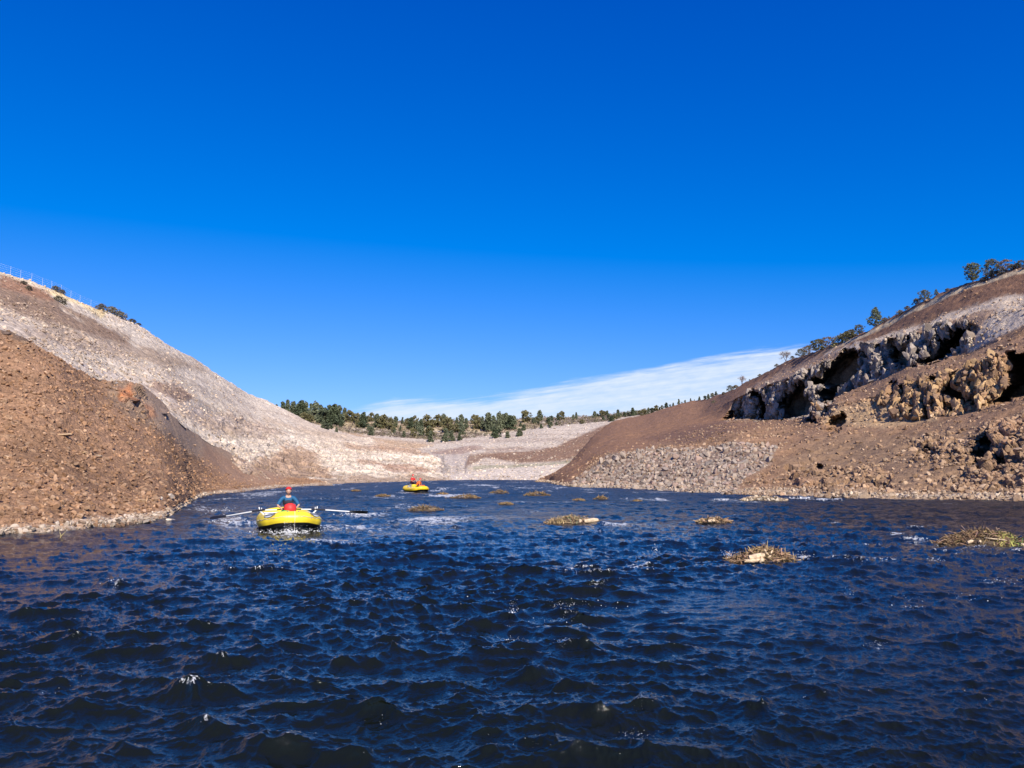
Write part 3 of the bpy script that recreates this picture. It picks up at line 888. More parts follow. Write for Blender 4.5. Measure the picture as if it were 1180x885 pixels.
colr = zone(colr, px, py, [(1096, 462), (1122, 440), (1150, 428), (1154, 445), (1132, 468), (1100, 478)], (0.50, 0.34, 0.19), 3, .6, .9, wn)
colr = zone(colr, px, py, [(1138, 422), (1150, 410), (1160, 408), (1150, 422)], (0.48, 0.26, 0.15), 2, .2, .9, wn)
colr = zone(colr, px, py, [(836, 484), (846, 468), (850, 474), (842, 486)], (0.52, 0.32, 0.18), 2, .3, .9, wn)
colr = zone(colr, px, py, [(1058, 465), (1075, 460), (1080, 472), (1062, 474)], (0.42, 0.20, 0.11), 3, .5, .6, wn)
# rim grass
crest_y = np.interp(px, [830, 850, 900, 950, 1000, 1050, 1110, 1180, 1300], [452, 446, 420, 401, 381, 353, 327, 309, 270])
rim = sstep(3.0, 1.4, np.abs(py - crest_y - 4.5) + 1.0 * np.abs(midn)) * sstep(930, 990, px)
colr = colr * (1 - .8 * rim[..., None]) + np.array([0.55, 0.43, 0.27]) * .8 * rim[..., None]
facing = (cvv - .5) * .3 + (evv - .5) * .35 + (qv - .5) * .5 + .25 * ribf
rockw = np.clip(wA + wO + wK + wL, 0, 1)
colr = colr * (1 + rockw * facing)[..., None]
rip = sstep(-2, 3, poly_sd(px, py, [(648, 563), (700, 522), (740, 518), (800, 516), (850, 512), (896, 515), (890, 530), (860, 548), (845, 572), (760, 572)]) + 3 * midn)
colr = colr * (1 - .7 * rip[..., None]) + np.array([0.24, 0.18, 0.14]) * .7 * rip[..., None]
wh = P[..., 2]
shore = sstep(0.42, 0.2, wh + 0.12 * midn + .1 * fine) * sstep(-0.02, 0.10, wh)
colr = colr * (1 - .6 * shore[..., None]) + np.array([0.46, 0.37, 0.27]) * .6 * shore[..., None]
wet = sstep(0.05, -0.05, wh)
colr = colr * (1 - .6 * wet[..., None]) + np.array([0.05, 0.036, 0.026]) * .6 * wet[..., None]
spk = _hash((P[..., 0] * 3.5).astype(int), (P[..., 1] * 3.5).astype(int), (P[..., 2] * 3.5).astype(int), 3)
colr = colr * (1 + 0.32 * (spk - .5))[..., None]
nx_, ny_ = px.shape
tag(link('hillside', mesh_data('hillside', P.reshape(-1, 3), grid_faces(nx_, ny_), M['earth'], True, np.clip(colr, .01, .9).reshape(-1, 3))),
    kind='structure')
RBANK = (P, normals(P), px, py, colr)
RMASK = (wA * steep, wO * steep, pit0)

# river bed and the country beyond, one sheet to the horizon
V = np.array([[-4000, -600, -1.9], [4000, -600, -1.9], [4000, 5200, -1.9], [-4000, 5200, -1.9]], float)
tag(link('riverbed', mesh_data('riverbed', V, np.array([[0, 1, 2, 3]]), simple('riverbed_mud', (0.12, 0.09, 0.06), .9), False)), kind='structure')
print('terrain', time.time() - T0)



# ------------------------------------------------------------------ water
def spectrum_tile(n, L, lmin, lmax, power, rms, seed, direc=0.18):
    r = np.random.default_rng(seed)
    k = np.fft.fftfreq(n, L / n) * 2 * math.pi
    kx, ky = np.meshgrid(k, k, indexing='ij')
    K = np.sqrt(kx ** 2 + ky ** 2) + 1e-9
    lam = 2 * math.pi / K
    A = K ** (-power / 2.0) * sstep(lmin * .6, lmin * 1.2, lam) * sstep(lmax * 1.3, lmax * .8, lam)
    A = A * (direc + (1 - direc) * np.abs(ky / K) ** 1.5)
    A[0, 0] = 0
    ph = r.normal(size=(n, n)) + 1j * r.normal(size=(n, n))
    Hk = A * ph
    h = np.fft.ifft2(Hk).real
    s = rms / h.std()
    dx = np.fft.ifft2(-1j * kx / K * Hk).real * s
    dy = np.fft.ifft2(-1j * ky / K * Hk).real * s
    return h * s, dx, dy


def samp(T, L, x, y):
    n = T.shape[0]
    fx = (x / L * n) % n; fy = (y / L * n) % n
    ix = np.floor(fx).astype(int); iy = np.floor(fy).astype(int)
    tx, ty = fx - ix, fy - iy
    jx, jy = (ix + 1) % n, (iy + 1) % n
    ix %= n; iy %= n
    return T[ix, iy] * (1 - tx) * (1 - ty) + T[jx, iy] * tx * (1 - ty) + T[ix, jy] * (1 - tx) * ty + T[jx, jy] * tx * ty


gx = np.concatenate([np.linspace(-2600, -180, 110, endpoint=False), np.linspace(-180, 1360, 1480), np.linspace(1360, 3800, 111)[1:]])
nxw = len(gx)
ys = np.concatenate([np.arange(551.2, 560, 0.35), np.arange(560, 600, 0.45), np.arange(600, 700, 0.65), np.arange(700, 960, 0.95), np.linspace(960, 1500, 120)])
ry = ray(0, ys)[1]
Dw = -CAMZ / ry
Dw[Dw > 420] = 420
nyw = len(ys)
Yw = np.tile(Dw, (nxw, 1))
rxw = ray(gx[:, None], ys[None, :])[0]
Xw = rxw * Yw
lx, ly = Xw, Yw
# intensity of the chop: rapids in the middle, slicker near the right bank
t1, q1 = 0, 0
chop = 1.0 + 0.45 * fbm(lx * .10, ly * .06, 0 * lx + 2, 3, 401)
calm = [((600, 592), (110, 7), .5), ((870, 705), (100, 26), .4), ((770, 612), (70, 10), .4), ((250, 690), (70, 22), .3), ((620, 640), (60, 14), .3), ((1000, 800), (230, 110), .35), ((1120, 690), (120, 60), .35), ((830, 690), (90, 22), .45), ((60, 660), (130, 40), .25), ((560, 585), (90, 12), .0)]
for (cx, cy), (rx__, ry__), s_ in calm:
    pxx = gx[:, None]; pyy = ys[None, :]
    chop = chop * (1 - s_ * np.exp(-((pxx - cx) / rx__) ** 2 - ((pyy - cy) / ry__) ** 2))
def rot(x, y, a):
    c, s_ = math.cos(a), math.sin(a)
    return x * c + y * s_, -x * s_ + y * c
def layer(T, L, a, ox, oy, amp):
    u, v = rot(lx + ox, ly + oy, a)
    h = samp(T[0], L, u, v) * amp; dx = samp(T[1], L, u, v) * amp; dy = samp(T[2], L, u, v) * amp
    c, s_ = math.cos(a), math.sin(a)
    return h, dx * c - dy * s_, dx * s_ + dy * c
warpx = 0.5 * vnoise(lx * .3, ly * .2, 0 * lx, 77); warpy = 0.5 * vnoise(lx * .3, ly * .2, 0 * lx + 5, 78)
lx, ly = lx + warpx, ly + warpy
TA = spectrum_tile(1024, 31.0, 0.9, 4.0, 5.0, 0.020, 1)
TB = spectrum_tile(1024, 17.0, 0.18, 1.0, 3.5, 0.0175, 2)
TC = spectrum_tile(1024, 7.3, 0.04, 0.30, 3.2, 0.0050, 3, 0.6)
TD = spectrum_tile(512, 97.0, 3.0, 9.0, 4.0, 0.018, 4)
hh = 0; ddx = 0; ddy = 0
for T, L, a, amp, lod in ((TD, 97.0, 0.2, 1.0, 1e9), (TA, 31.0, 0.12, 1.0, 300), (TB, 17.0, -0.30, .85, 120), (TB, 17.0, 0.42, .65, 120), (TC, 7.3, 0.3, 1.0, 26), (TC, 7.3, -0.8, .7, 26)):
    h, dx, dy = layer(T, L, a, 3.1 * L, 1.7, amp)
    w = chop * (1 - sstep(lod * .6, lod * 1.4, Yw))
    hh = hh + h * w; ddx = ddx + dx * w; ddy = ddy + dy * w
# the standing humps one can make out in the rapid
humps = [(654, 703, 42, 10), (642, 725, 78, 13), (585, 746, 42, 11), (670, 750, 62, 14), (602, 779, 58, 18), (651, 794, 48, 14), (739, 818, 78, 17), (683, 828, 48, 15), (630, 858, 62, 18),
         (745, 872, 150, 20), (850, 880, 120, 14), (420, 823, 56, 13), (530, 825, 50, 12), (227, 800, 84, 20), (244, 838, 100, 16), (298, 862, 90, 20), (261, 762, 62, 18), (132, 675, 36, 13),
         (20, 785, 70, 13), (145, 862, 60, 15), (220, 672, 42, 7), (330, 790, 50, 9), (450, 738, 45, 8), (540, 720, 50, 12), (480, 790, 60, 11), (360, 735, 60, 9), (120, 740, 60, 9),
         (50, 775, 60, 8), (300, 660, 40, 6), (690, 680, 34, 8), (715, 668, 32, 5), (640, 672, 30, 6), (655, 660, 28, 5), (745, 705, 40, 6), (560, 866, 70, 15), (400, 870, 80, 14), (700, 757, 30, 10),
         (500, 680, 40, 6), (430, 690, 40, 6), (560, 668, 30, 5), (880, 742, 60, 6), (960, 760, 60, 7), (1060, 700, 70, 6), (1130, 690, 50, 6), (1000, 660, 50, 4), (940, 800, 70, 9), (1100, 790, 60, 7),
         (1140, 840, 70, 10), (870, 820, 60, 9), (810, 850, 50, 9), (420, 650, 40, 5), (360, 640, 36, 4), (240, 640, 40, 4), (80, 690, 50, 5), (170, 710, 40, 5), (345, 690, 50, 6), (610, 640, 30, 4),
         (700, 640, 30, 4), (790, 660, 40, 4), (740, 655, 40, 4), (580, 650, 30, 4), (480, 640, 34, 4), (520, 630, 30, 3), (650, 625, 30, 3), (260, 700, 50, 7), (420, 760, 60, 9), (340, 830, 70, 12), (100, 815, 70, 12)]
hump_field = np.zeros_like(hh)
for (hx, hy_, hw, hp) in humps:
    X_, Y_ = on_water(hx, hy_)
    wd = hw * Y_ / F * .5
    ht = hp * Y_ / F * 0.62
    u = (Xw - X_) / wd + 0.25 * vnoise(Yw * 3 / wd * .3, Xw * .9 / wd, 0 * Xw, int(hx))
    v = (Yw - Y_ - 0.25 * wd * np.abs(u)) / (wd * .55)
    g = np.exp(-u ** 2 * 1.2) * np.where(v < 0, np.exp(-v ** 2 * 2.4), np.exp(-v ** 2 * .9))
    g *= 1 + .35 * vnoise(Xw * 3.0 / wd, Yw * 3.0 / wd, 0 * Xw, 17)
    hump_field += g * ht
hh = hh + hump_field
# slots of water between the banks and at the far end stay low
Zw = hh.copy()
sharp = -1.25
Xf = Xw + ddx * sharp; Yf = Yw + ddy * sharp
# foam
gsx = np.gradient(Zw, axis=0) / (np.gradient(Xw, axis=0) + 1e-9)
crest = (Zw - 0.0)
patch = fbm(Xw * .55, Yw * .35, 0 * Xw, 3, 501)
fine_ = fbm(Xw * 9, Yw * 9, 0 * Xw, 3, 511)
fine2_ = fbm(Xw * 28, Yw * 28, 0 * Xw, 2, 521)
near = 1 - sstep(18, 40, Yw)
cr = sstep(0.062, 0.125, crest + .012 * fine_) * sstep(-.05, .35, patch)
streak = fbm(Xw * .35, Yw * .16, 0 * Xw + 9, 3, 531)
thin = sstep(.30, .62, fbm(Xw * .5, Yw * .11, 0 * Xw + 19, 4, 541) + .2 * fine_) * sstep(30, 60, Yw) * .75
foam = thin + cr * .75 + sstep(.22, .6, streak + .25 * fine_) * sstep(14, 30, Yw) * (.50 + .30 * sstep(40, 90, Yw)) * (1 - .6 * sstep(700, 900, gx)[:, None])
for (hx, hy_, hw, hp, st) in [(654, 701, 36, 8, 1.1), (645, 722, 60, 6, .8), (590, 741, 30, 7, 1.0), (648, 746, 14, 8, 1.0), (735, 853, 48, 6, 1.1), (688, 822, 30, 7, .8), (735, 815, 40, 10, .7), (690, 678, 18, 7, 1.3), (1010, 746, 26, 4, 1.2),
                              (1054, 622, 22, 3.5, 1.5), (1033, 616, 14, 2.5, 1.2), (1078, 647, 20, 3, 1.0), (1148, 672, 36, 4, 1.0), (1120, 700, 30, 6, .8), (1055, 695, 26, 12, .7), (980, 685, 20, 6, .6), (965, 602, 14, 2, .8),
                              (128, 674, 24, 8, .9), (235, 834, 20, 5, .8), (100, 866, 12, 5, .8), (592, 700, 10, 12, 1.0), (740, 656, 30, 4, .6), (755, 637, 20, 5, .7), (870, 647, 36, 3, .5),
                              (838, 640, 12, 6, 1.6), (925, 642, 18, 5, 1.7), (860, 650, 40, 2, .6), (1075, 628, 20, 4, .9), (630, 601, 8, 3, 1.), (712, 604, 36, 3, 1.0), (1100, 640, 30, 3, .6),
                              (335, 615, 34, 5, 1.6), (270, 603, 34, 9, 1.1), (255, 588, 30, 6, .8), (420, 594, 46, 4, 1.3), (400, 608, 60, 6, .9), (470, 585, 60, 4, .8), (500, 600, 70, 8, .8), (380, 625, 70, 6, .7), (440, 615, 60, 6, .6),
                              (550, 586, 60, 4, .7), (620, 590, 60, 3, .7), (560, 560, 80, 3, .8), (520, 564, 60, 3, .7), (455, 573, 50, 3, .6), (640, 579, 60, 2, .9), (760, 576, 30, 2.5, .9), (835, 576, 30, 2, 1.6), (925, 574, 28, 2, 1.8), (952, 576, 26, 1.6, 1.5), (870, 579, 70, 1.6, .8),
                              (1030, 578, 60, 1.6, .6), (1100, 581, 80, 1.6, .5), (300, 572, 50, 4, .7), (350, 566, 60, 3, .5), (230, 585, 24, 8, .8), (110, 628, 50, 5, .6), (60, 622, 40, 3, .4), (780, 605, 40, 3, .5), (825, 605, 30, 2, .6),
                              (560, 630, 80, 12, .45), (640, 655, 70, 14, .5), (450, 650, 90, 14, .4), (250, 650, 80, 14, .4), (700, 700, 80, 16, .35), (60, 700, 80, 20, .25), (1000, 640, 80, 12, .4), (400, 575, 60, 5, .5), (330, 640, 70, 10, .5)]:
    g = np.exp(-((gx[:, None] - hx) / (hw * .62)) ** 2 - ((ys[None, :] - hy_) / (hp * .75)) ** 2) * st
    foam = foam + g * (0.62 + .9 * np.clip(hh / .06, -1, 1.2) * .35 + .9 * fine_ )
foam = np.clip(foam * (1 - .42 * (1 - sstep(10, 26, Yw))), 0, 1.3)
spark = sstep(.035, .085, hh + .02 * fine_) * sstep(.12, .42, fine2_) * sstep(-.25, .2, patch) * (1 - sstep(18, 30, Yw))
foam = foam + .66 * spark
far = sstep(12, 60, Yw)
# ripple streaks carried by the current, drawn in world units
Pw = np.stack([Xf, Yf, Zw], -1)
nW = nxw * nyw
V = Pw.reshape(-1, 3)
faces = grid_faces(nxw, nyw)
# plain outer water round the detailed reach
yn, yfr = float(Yw.min()) + .15, 420.0
V2 = np.array([[-420, -60, -.14], [420, -60, -.14], [420, yn, -.14], [-420, yn, -.14],
               [-420, yfr, -.14], [420, yfr, -.14]])
xl_n, xl_f = float(Xw[0, -1]) + .1, float(Xw[0, 0])
V3 = np.array([[xl_n, yn, -.14], [-xl_n, yn, -.14], [-300, yfr, -.14], [300, yfr, -.14]])
Vall = np.concatenate([V, V2])
o_ = nW
f2 = np.array([[o_, o_ + 1, o_ + 2, o_ + 3], [o_ + 3, o_ + 2, o_ + 5, o_ + 4]])
m, nt, b = new_mat('river_water')
tc = N(nt, 'ShaderNodeTexCoord')
fo = N(nt, 'ShaderNodeAttribute', attribute_name='foam')
fr = N(nt, 'ShaderNodeAttribute', attribute_name='far')
mp = N(nt, 'ShaderNodeMapping'); mp.inputs['Scale'].default_value = (1.0, 0.75, 1.0)
nt.links.new(tc.outputs['Object'], mp.inputs[0])
na = N(nt, 'ShaderNodeTexNoise', i_Scale=26.0, i_Detail=4.0, i_Roughness=0.55)
nb = N(nt, 'ShaderNodeTexNoise', i_Scale=1.9, i_Detail=7.0, i_Roughness=0.66, i_Distortion=0.4)
nt.links.new(mp.outputs[0], na.inputs['Vector']); nt.links.new(mp.outputs[0], nb.inputs['Vector'])
mfar = N(nt, 'ShaderNodeMath', operation='MULTIPLY', i_1=0.75)
nt.links.new(fr.outputs['Fac'], mfar.inputs[0])
hb = N(nt, 'ShaderNodeMath', operation='MULTIPLY')
nt.links.new(nb.outputs[0], hb.inputs[0]); nt.links.new(mfar.outputs[0], hb.inputs[1])
ha = N(nt, 'ShaderNodeMath', operation='MULTIPLY_ADD', i_1=0.010)
nt.links.new(na.outputs[0], ha.inputs[0]); nt.links.new(hb.outputs[0], ha.inputs[2])
nd = N(nt, 'ShaderNodeTexNoise', i_Scale=0.55, i_Detail=5.0, i_Roughness=0.6, i_Distortion=0.6)
nt.links.new(mp.outputs[0], nd.inputs['Vector'])
mfd = N(nt, 'ShaderNodeMath', operation='MULTIPLY', i_1=1.5); nt.links.new(fr.outputs['Fac'], mfd.inputs[0])
hd = N(nt, 'ShaderNodeMath', operation='MULTIPLY_ADD'); nt.links.new(nd.outputs[0], hd.inputs[0]); nt.links.new(mfd.outputs[0], hd.inputs[1]); nt.links.new(ha.outputs[0], hd.inputs[2])
bp = N(nt, 'ShaderNodeBump', i_Strength=1.0, i_Distance=1.0)
nt.links.new(hd.outputs[0], bp.inputs['Height'])
# silt-brown water body, glossy skin
nc = N(nt, 'ShaderNodeTexNoise', i_Scale=0.5, i_Detail=3.0)
nt.links.new(tc.outputs['Object'], nc.inputs['Vector'])
cr_ = N(nt, 'ShaderNodeMix', data_type='RGBA')
cr_.inputs[6].default_value = (0.0035, 0.0060, 0.0045, 1); cr_.inputs[7].default_value = (0.0085, 0.0095, 0.0050, 1)
nt.links.new(nc.outputs[0], cr_.inputs[0]); nt.links.new(cr_.outputs[2], b.inputs['Base Color'])
rgh = N(nt, 'ShaderNodeMapRange', i_1=0.0, i_2=1.0, i_3=0.05, i_4=0.30)
nt.links.new(fr.outputs['Fac'], rgh.inputs[0]); nt.links.new(rgh.outputs[0], b.inputs['Roughness'])
b.inputs['IOR'].default_value = 1.333
nt.links.new(bp.outputs[0], b.inputs['Normal'])
fb = N(nt, 'ShaderNodeBsdfPrincipled'); fb.inputs['Base Color'].default_value = (0.62, 0.63, 0.62, 1); fb.inputs['Roughness'].default_value = 0.6
fn = N(nt, 'ShaderNodeTexNoise', i_Scale=16.0, i_Detail=6.0, i_Roughness=0.72, i_Distortion=0.8)
nt.links.new(tc.outputs['Object'], fn.inputs['Vector'])
fbp = N(nt, 'ShaderNodeBump', i_Strength=0.7, i_Distance=0.03)
nt.links.new(fn.outputs[0], fbp.inputs['Height']); nt.links.new(fbp.outputs[0], fb.inputs['Normal'])
fn2 = N(nt, 'ShaderNodeTexNoise', i_Scale=7.0, i_Detail=7.0, i_Roughness=0.7, i_Distortion=1.2)
nt.links.new(tc.outputs['Object'], fn2.inputs['Vector'])
f_a = N(nt, 'ShaderNodeMath', operation='SUBTRACT', i_1=0.5); nt.links.new(fn2.outputs[0], f_a.inputs[0])
f_b = N(nt, 'ShaderNodeMath', operation='ABSOLUTE'); nt.links.new(f_a.outputs[0], f_b.inputs[0])
f_c = N(nt, 'ShaderNodeMath', operation='MULTIPLY_ADD', i_1=-7.0, i_2=0.55); nt.links.new(f_b.outputs[0], f_c.inputs[0])
fs0 = N(nt, 'ShaderNodeMath', operation='MULTIPLY_ADD', i_1=2.2, i_2=-1.1)
nt.links.new(fn.outputs[0], fs0.inputs[0])
fs = N(nt, 'ShaderNodeMath', operation='ADD'); nt.links.new(fs0.outputs[0], fs.inputs[0]); nt.links.new(f_c.outputs[0], fs.inputs[1])
fa = N(nt, 'ShaderNodeMath', operation='ADD')
nt.links.new(fs.outputs[0], fa.inputs[0]); nt.links.new(fo.outputs['Fac'], fa.inputs[1])
fm = N(nt, 'ShaderNodeMapRange', interpolation_type='SMOOTHSTEP', i_1=0.88, i_2=1.30, i_3=0.0, i_4=0.92)
nt.links.new(fa.outputs[0], fm.inputs[0])
gate = N(nt, 'ShaderNodeMapRange', i_1=0.05, i_2=0.32, i_3=0.0, i_4=1.0)
nt.links.new(fo.outputs['Fac'], gate.inputs[0])
fg = N(nt, 'ShaderNodeMath', operation='MULTIPLY')
nt.links.new(fm.outputs[0], fg.inputs[0]); nt.links.new(gate.outputs[0], fg.inputs[1])
ms = N(nt, 'ShaderNodeMixShader')
nt.links.new(fg.outputs[0], ms.inputs[0]); nt.links.new(b.outputs[0], ms.inputs[1]); nt.links.new(fb.outputs[0], ms.inputs[2])
out_ = [n for n in nt.nodes if n.type == 'OUTPUT_MATERIAL'][0]
nt.links.new(ms.outputs[0], out_.inputs[0])
pad = np.zeros(6)
tag(link('water', mesh_data('water', Vall, [faces, f2], m, True, None,
                            {'foam': np.concatenate([foam.ravel(), pad]), 'far': np.concatenate([far.ravel(), pad + .5])})), kind='structure')
print('water', time.time() - T0)

# ------------------------------------------------------------------ scatter helpers
def seen_verts(S, sel=None):
    P, Nv, px, py, c = S
    m = (px > -40) & (px < 1230) & (P[..., 2] > -0.15)
    if sel is not None: m &= sel(P, px, py)
    return np.argwhere(m)


def rand_rot(n, r, tilt=1.0):
    """n random rotation matrices"""
    q = r.normal(size=(n, 4)); q[:, 1:3] *= tilt
    q /= np.linalg.norm(q, axis=1)[:, None]
    w, x, y, z = q.T
    R = np.empty((n, 3, 3))
    R[:, 0, 0] = 1 - 2 * (y * y + z * z); R[:, 0, 1] = 2 * (x * y - z * w); R[:, 0, 2] = 2 * (x * z + y * w)
    R[:, 1, 0] = 2 * (x * y + z * w); R[:, 1, 1] = 1 - 2 * (x * x + z * z); R[:, 1, 2] = 2 * (y * z - x * w)
    R[:, 2, 0] = 2 * (x * z - y * w); R[:, 2, 1] = 2 * (y * z + x * w); R[:, 2, 2] = 1 - 2 * (x * x + y * y)
    return R


def scatter_mesh(name, pos, size, shapes, cols, mat, seed=1, tilt=0.5, smooth=False):
    r = np.random.default_rng(seed)
    n = len(pos)
    R = rand_rot(n, r, tilt)
    which = r.integers(0, len(shapes), n)
    VV, FF, CC, off = [], [], [], 0
    for s in range(len(shapes)):
        idx = np.where(which == s)[0]
        if not len(idx): continue
        V, Fc = shapes[s]
        W = np.einsum('nij,vj->nvi', R[idx], V) * np.asarray(size)[idx, None, None] + pos[idx, None, :]
        VV.append(W.reshape(-1, 3))
        FF.append((Fc[None] + (np.arange(len(idx)) * len(V))[:, None, None] + off).reshape(-1, 3))
        CC.append(np.repeat(cols[idx], len(V), axis=0))
        off += len(idx) * len(V)
    return mesh_data(name, np.concatenate(VV), np.concatenate(FF), mat, smooth, np.concatenate(CC))


SH0 = [rock_shape(100 + i, 0, 3) for i in range(8)]
SH1 = [rock_shape(200 + i, 1, 7) for i in range(10)]
SH2 = [rock_shape(300 + i, 2, 11) for i in range(14)]


def scatter_on(S, n, smin, smax, power, sel, shapes, name, label_cols, mat, seed, sink=.25, weight=None, dpow=0.0, tilt=.5, kind='stuff'):
    r = np.random.default_rng(seed)
    P, Nv, px, py, c = S
    idx = seen_verts(S, sel)
    if weight is not None:
        w = weight(P, px, py)[idx[:, 0], idx[:, 1]]
        idx = idx[r.random(len(idx)) < w]
    # even in the picture: thin out where the mesh is denser than the view needs
    pick = idx[r.integers(0, len(idx), n)]
    p = P[pick[:, 0], pick[:, 1]] + r.normal(size=(n, 3)) * .05
    u = r.random(n)
    s = smin + (smax - smin) * u ** power
    if dpow: s = s * (p[:, 1] / 40.0) ** dpow
    cc_ = c[pick[:, 0], pick[:, 1]]
    base = np.array(label_cols)
    k = base[r.integers(0, len(base), n)]
    cl = cc_ * .45 + k * .55
    cl = cl * r.uniform(.7, 1.3, n)[:, None]
    p[:, 2] += s * (.5 - sink) * .4
    me = scatter_mesh(name, p, s, shapes, np.clip(cl, .02, .8), mat, seed + 1, tilt)
    o = link(name, me)
    if kind: tag(o, kind=kind)
    return o


# ------------------------------------------------------------------ loose stones
LB, LHs, FR_, RB = LBANK, LHILL, FAR, RBANK
def not_smooth(P, px, py):
    return 1 - .93 * sstep(-4, 6, poly_sd(px, py, smooth_poly))
scatter_on(LB, 19000, .014, .12, 4.2, lambda P, px, py: (py > 370), SH1, 'rubble', [(0.36, 0.21, 0.12), (0.30, 0.17, 0.09), (0.42, 0.28, 0.18), (0.24, 0.14, 0.085)], M['rock'], 11, weight=not_smooth)
scatter_on(LB, 2600, .03, .11, 2.5, lambda P, px, py: (P[..., 2] > -.08) & (P[..., 2] < .17), SH1, 'cobbles', [(0.46, 0.38, 0.29), (0.34, 0.26, 0.19), (0.50, 0.43, 0.35)], M['rock'], 13)
scatter_on(LHs, 11000, .06, .27, 3.5, lambda P, px, py: (py > 300), SH0, 'rubble', [(0.40, 0.30, 0.22), (0.20, 0.14, 0.10), (0.52, 0.42, 0.32), (0.46, 0.35, 0.26)], M['rock'], 15,
           weight=lambda P, px, py: .15 + .85 * sstep(-.2, .35, fbm(P[..., 0] * .04, P[..., 1] * .04, P[..., 2] * .15, 3, 88)))
scatter_on(FR_, 6000, .18, .6, 3, lambda P, px, py: (P[..., 1] < 520), SH0, 'rubble', [(0.52, 0.43, 0.35), (0.36, 0.27, 0.21), (0.55, 0.47, 0.38)], M['rock'], 17)
def rweight(P, px, py):
    w = .35 + .65 * sstep(-.2, .3, fbm(P[..., 0] * .09, P[..., 1] * .09, P[..., 2] * .2, 3, 98))
    w = w * (1 - .8 * sstep(2, -3, py - np.interp(px, [850, 900, 950, 1000, 1050, 1110, 1180, 1230], [447, 431, 412, 394, 374, 354, 342, 330])))
    w = w * (1 - .75 * sstep(0, 6, poly_sd(px, py, [(600, 560), (640, 512), (700, 484), (850, 446), (870, 470), (835, 492), (800, 500), (740, 516), (690, 525), (650, 562)])))
    return w
scatter_on(RB, 17000, .045, .28, 4.5, lambda P, px, py: (px > 605) & (px < 1215) & (P[..., 1] < 200), SH0, 'rubble', [(0.32, 0.20, 0.12), (0.40, 0.27, 0.17), (0.22, 0.14, 0.09), (0.46, 0.34, 0.23)], M['rock'], 19, weight=rweight)
scatter_on(RB, 2600, .06, .22, 2.5, lambda P, px, py: (px > 612) & (px < 1215) & (P[..., 2] > -.1) & (P[..., 2] < .4), SH1, 'cobbles', [(0.40, 0.31, 0.22), (0.32, 0.23, 0.15), (0.46, 0.38, 0.29)], M['rock'], 21)
# talus of bigger blocks under the cliffs
scatter_on(RB, 1700, .07, .36, 2.5, lambda P, px, py: (poly_sd(px, py, knoll) > -6) | (poly_sd(px, py, ledge2) > -5) | (poly_sd(px, py, lowrock2) > -3), SH1, 'rubble', [(0.32, 0.21, 0.125), (0.22, 0.14, 0.085), (0.40, 0.28, 0.18)], M['rock'], 23, dpow=.0)
def cliff_blocks(mask, n, smin, smax, tones, seed, name):
    r = np.random.default_rng(seed)
    P, Nv, px, py, c = RB
    idx = np.argwhere((mask > .5) & (RMASK[2] < 1.0) & (px < 1225) & (px > 820))
    if len(idx) < 10: return
    pick = idx[r.integers(0, len(idx), n)]
    p = P[pick[:, 0], pick[:, 1]]
    s = smin + (smax - smin) * r.random(n) ** 2.2
    k = np.array(tones)[r.integers(0, len(tones), n)] * r.uniform(.7, 1.2, n)[:, None]
    sh = [(V * np.array([.62, .62, 1.9]), Fc) for V, Fc in [rock_shape(1300 + i, 2, 16) for i in range(8)]]
    p = p + np.array([.12, .38, -.1]) * s[:, None]
    tag(link(name, scatter_mesh(name, p, s, sh, np.clip(k, .02, .8), M['rock'], seed + 1, .16)), kind='structure')
cliff_blocks(RMASK[0], 2300, .30, 1.25, [(0.30, 0.25, 0.205), (0.21, 0.18, 0.155), (0.37, 0.31, 0.255), (0.25, 0.20, 0.16)], 41, 'rock_face')
cliff_blocks(RMASK[1], 1300, .25, .95, [(0.40, 0.25, 0.125), (0.29, 0.175, 0.095), (0.47, 0.31, 0.16), (0.22, 0.14, 0.09)], 43, 'rock_face')
print('stones', time.time() - T0)

# riprap boulders: the 300 that show largest one by one, the small ones behind as one mass
variants = []
for i in range(16):
    V, Fc = SH2[i % 14] if i < 14 else rock_shape(400 + i, 2, 12)
    g = rng.uniform(.62, .98)
    colv = np.array([(0.40, 0.32, 0.26), (0.44, 0.35, 0.27), (0.36, 0.30, 0.25), (0.42, 0.30, 0.235)][i % 4]) * g
    variants.append(mesh_data('boulder', V, Fc, M['rock'], False, np.tile(colv, (len(V), 1))))
rip_poly = [(650, 562), (704, 524), (742, 519), (800, 517), (850, 513), (895, 516), (888, 530), (860, 547), (842, 571), (760, 569)]
P_, N_, px_, py_, c_ = RB
idx = np.argwhere(poly_sd(px_, py_, rip_poly) > 0)
r = np.random.default_rng(5)
r.shuffle(idx)
taken = []
cellsz = 5.3
grid = {}
for a, b_ in idx:
    x, y = px_[a, b_], py_[a, b_]
    s = r.uniform(3.0, 9.0) if r.random() < .5 else r.uniform(3.0, 5.5)
    k = (int(x // 8), int(y // 8))
    ok = True
    for i in (-1, 0, 1):
        for j in (-1, 0, 1):
            for (x2, y2, s2, *_r) in grid.get((k[0] + i, k[1] + j), ()):
                if (x - x2) ** 2 + ((y - y2) * 1.3) ** 2 < (.36 * (s + s2)) ** 2: ok = False; break
            if not ok: break
        if not ok: break
    if ok:
        grid.setdefault(k, []).append((x, y, s, a, b_))
        taken.append((s, a, b_))
    if len(taken) > 2200: break
taken.sort(key=lambda t: -t[0])
print('riprap', len(taken))
for s, a, b_ in taken[:300]:
    p = P_[a, b_]
    rad = s * p[1] / F * .66
    o = link('boulder', variants[r.integers(0, 16)], None, (p[0], p[1], p[2] + rad * .15), tuple(r.uniform(0, 6.28, 3) * np.array([.25, .25, 1])), float(rad))
    tag(o, 'grey-tan angular boulder in the riprap heap along the right bank', 'boulder', 'boulders of the riprap heap on the right bank')
rest = taken[300:]
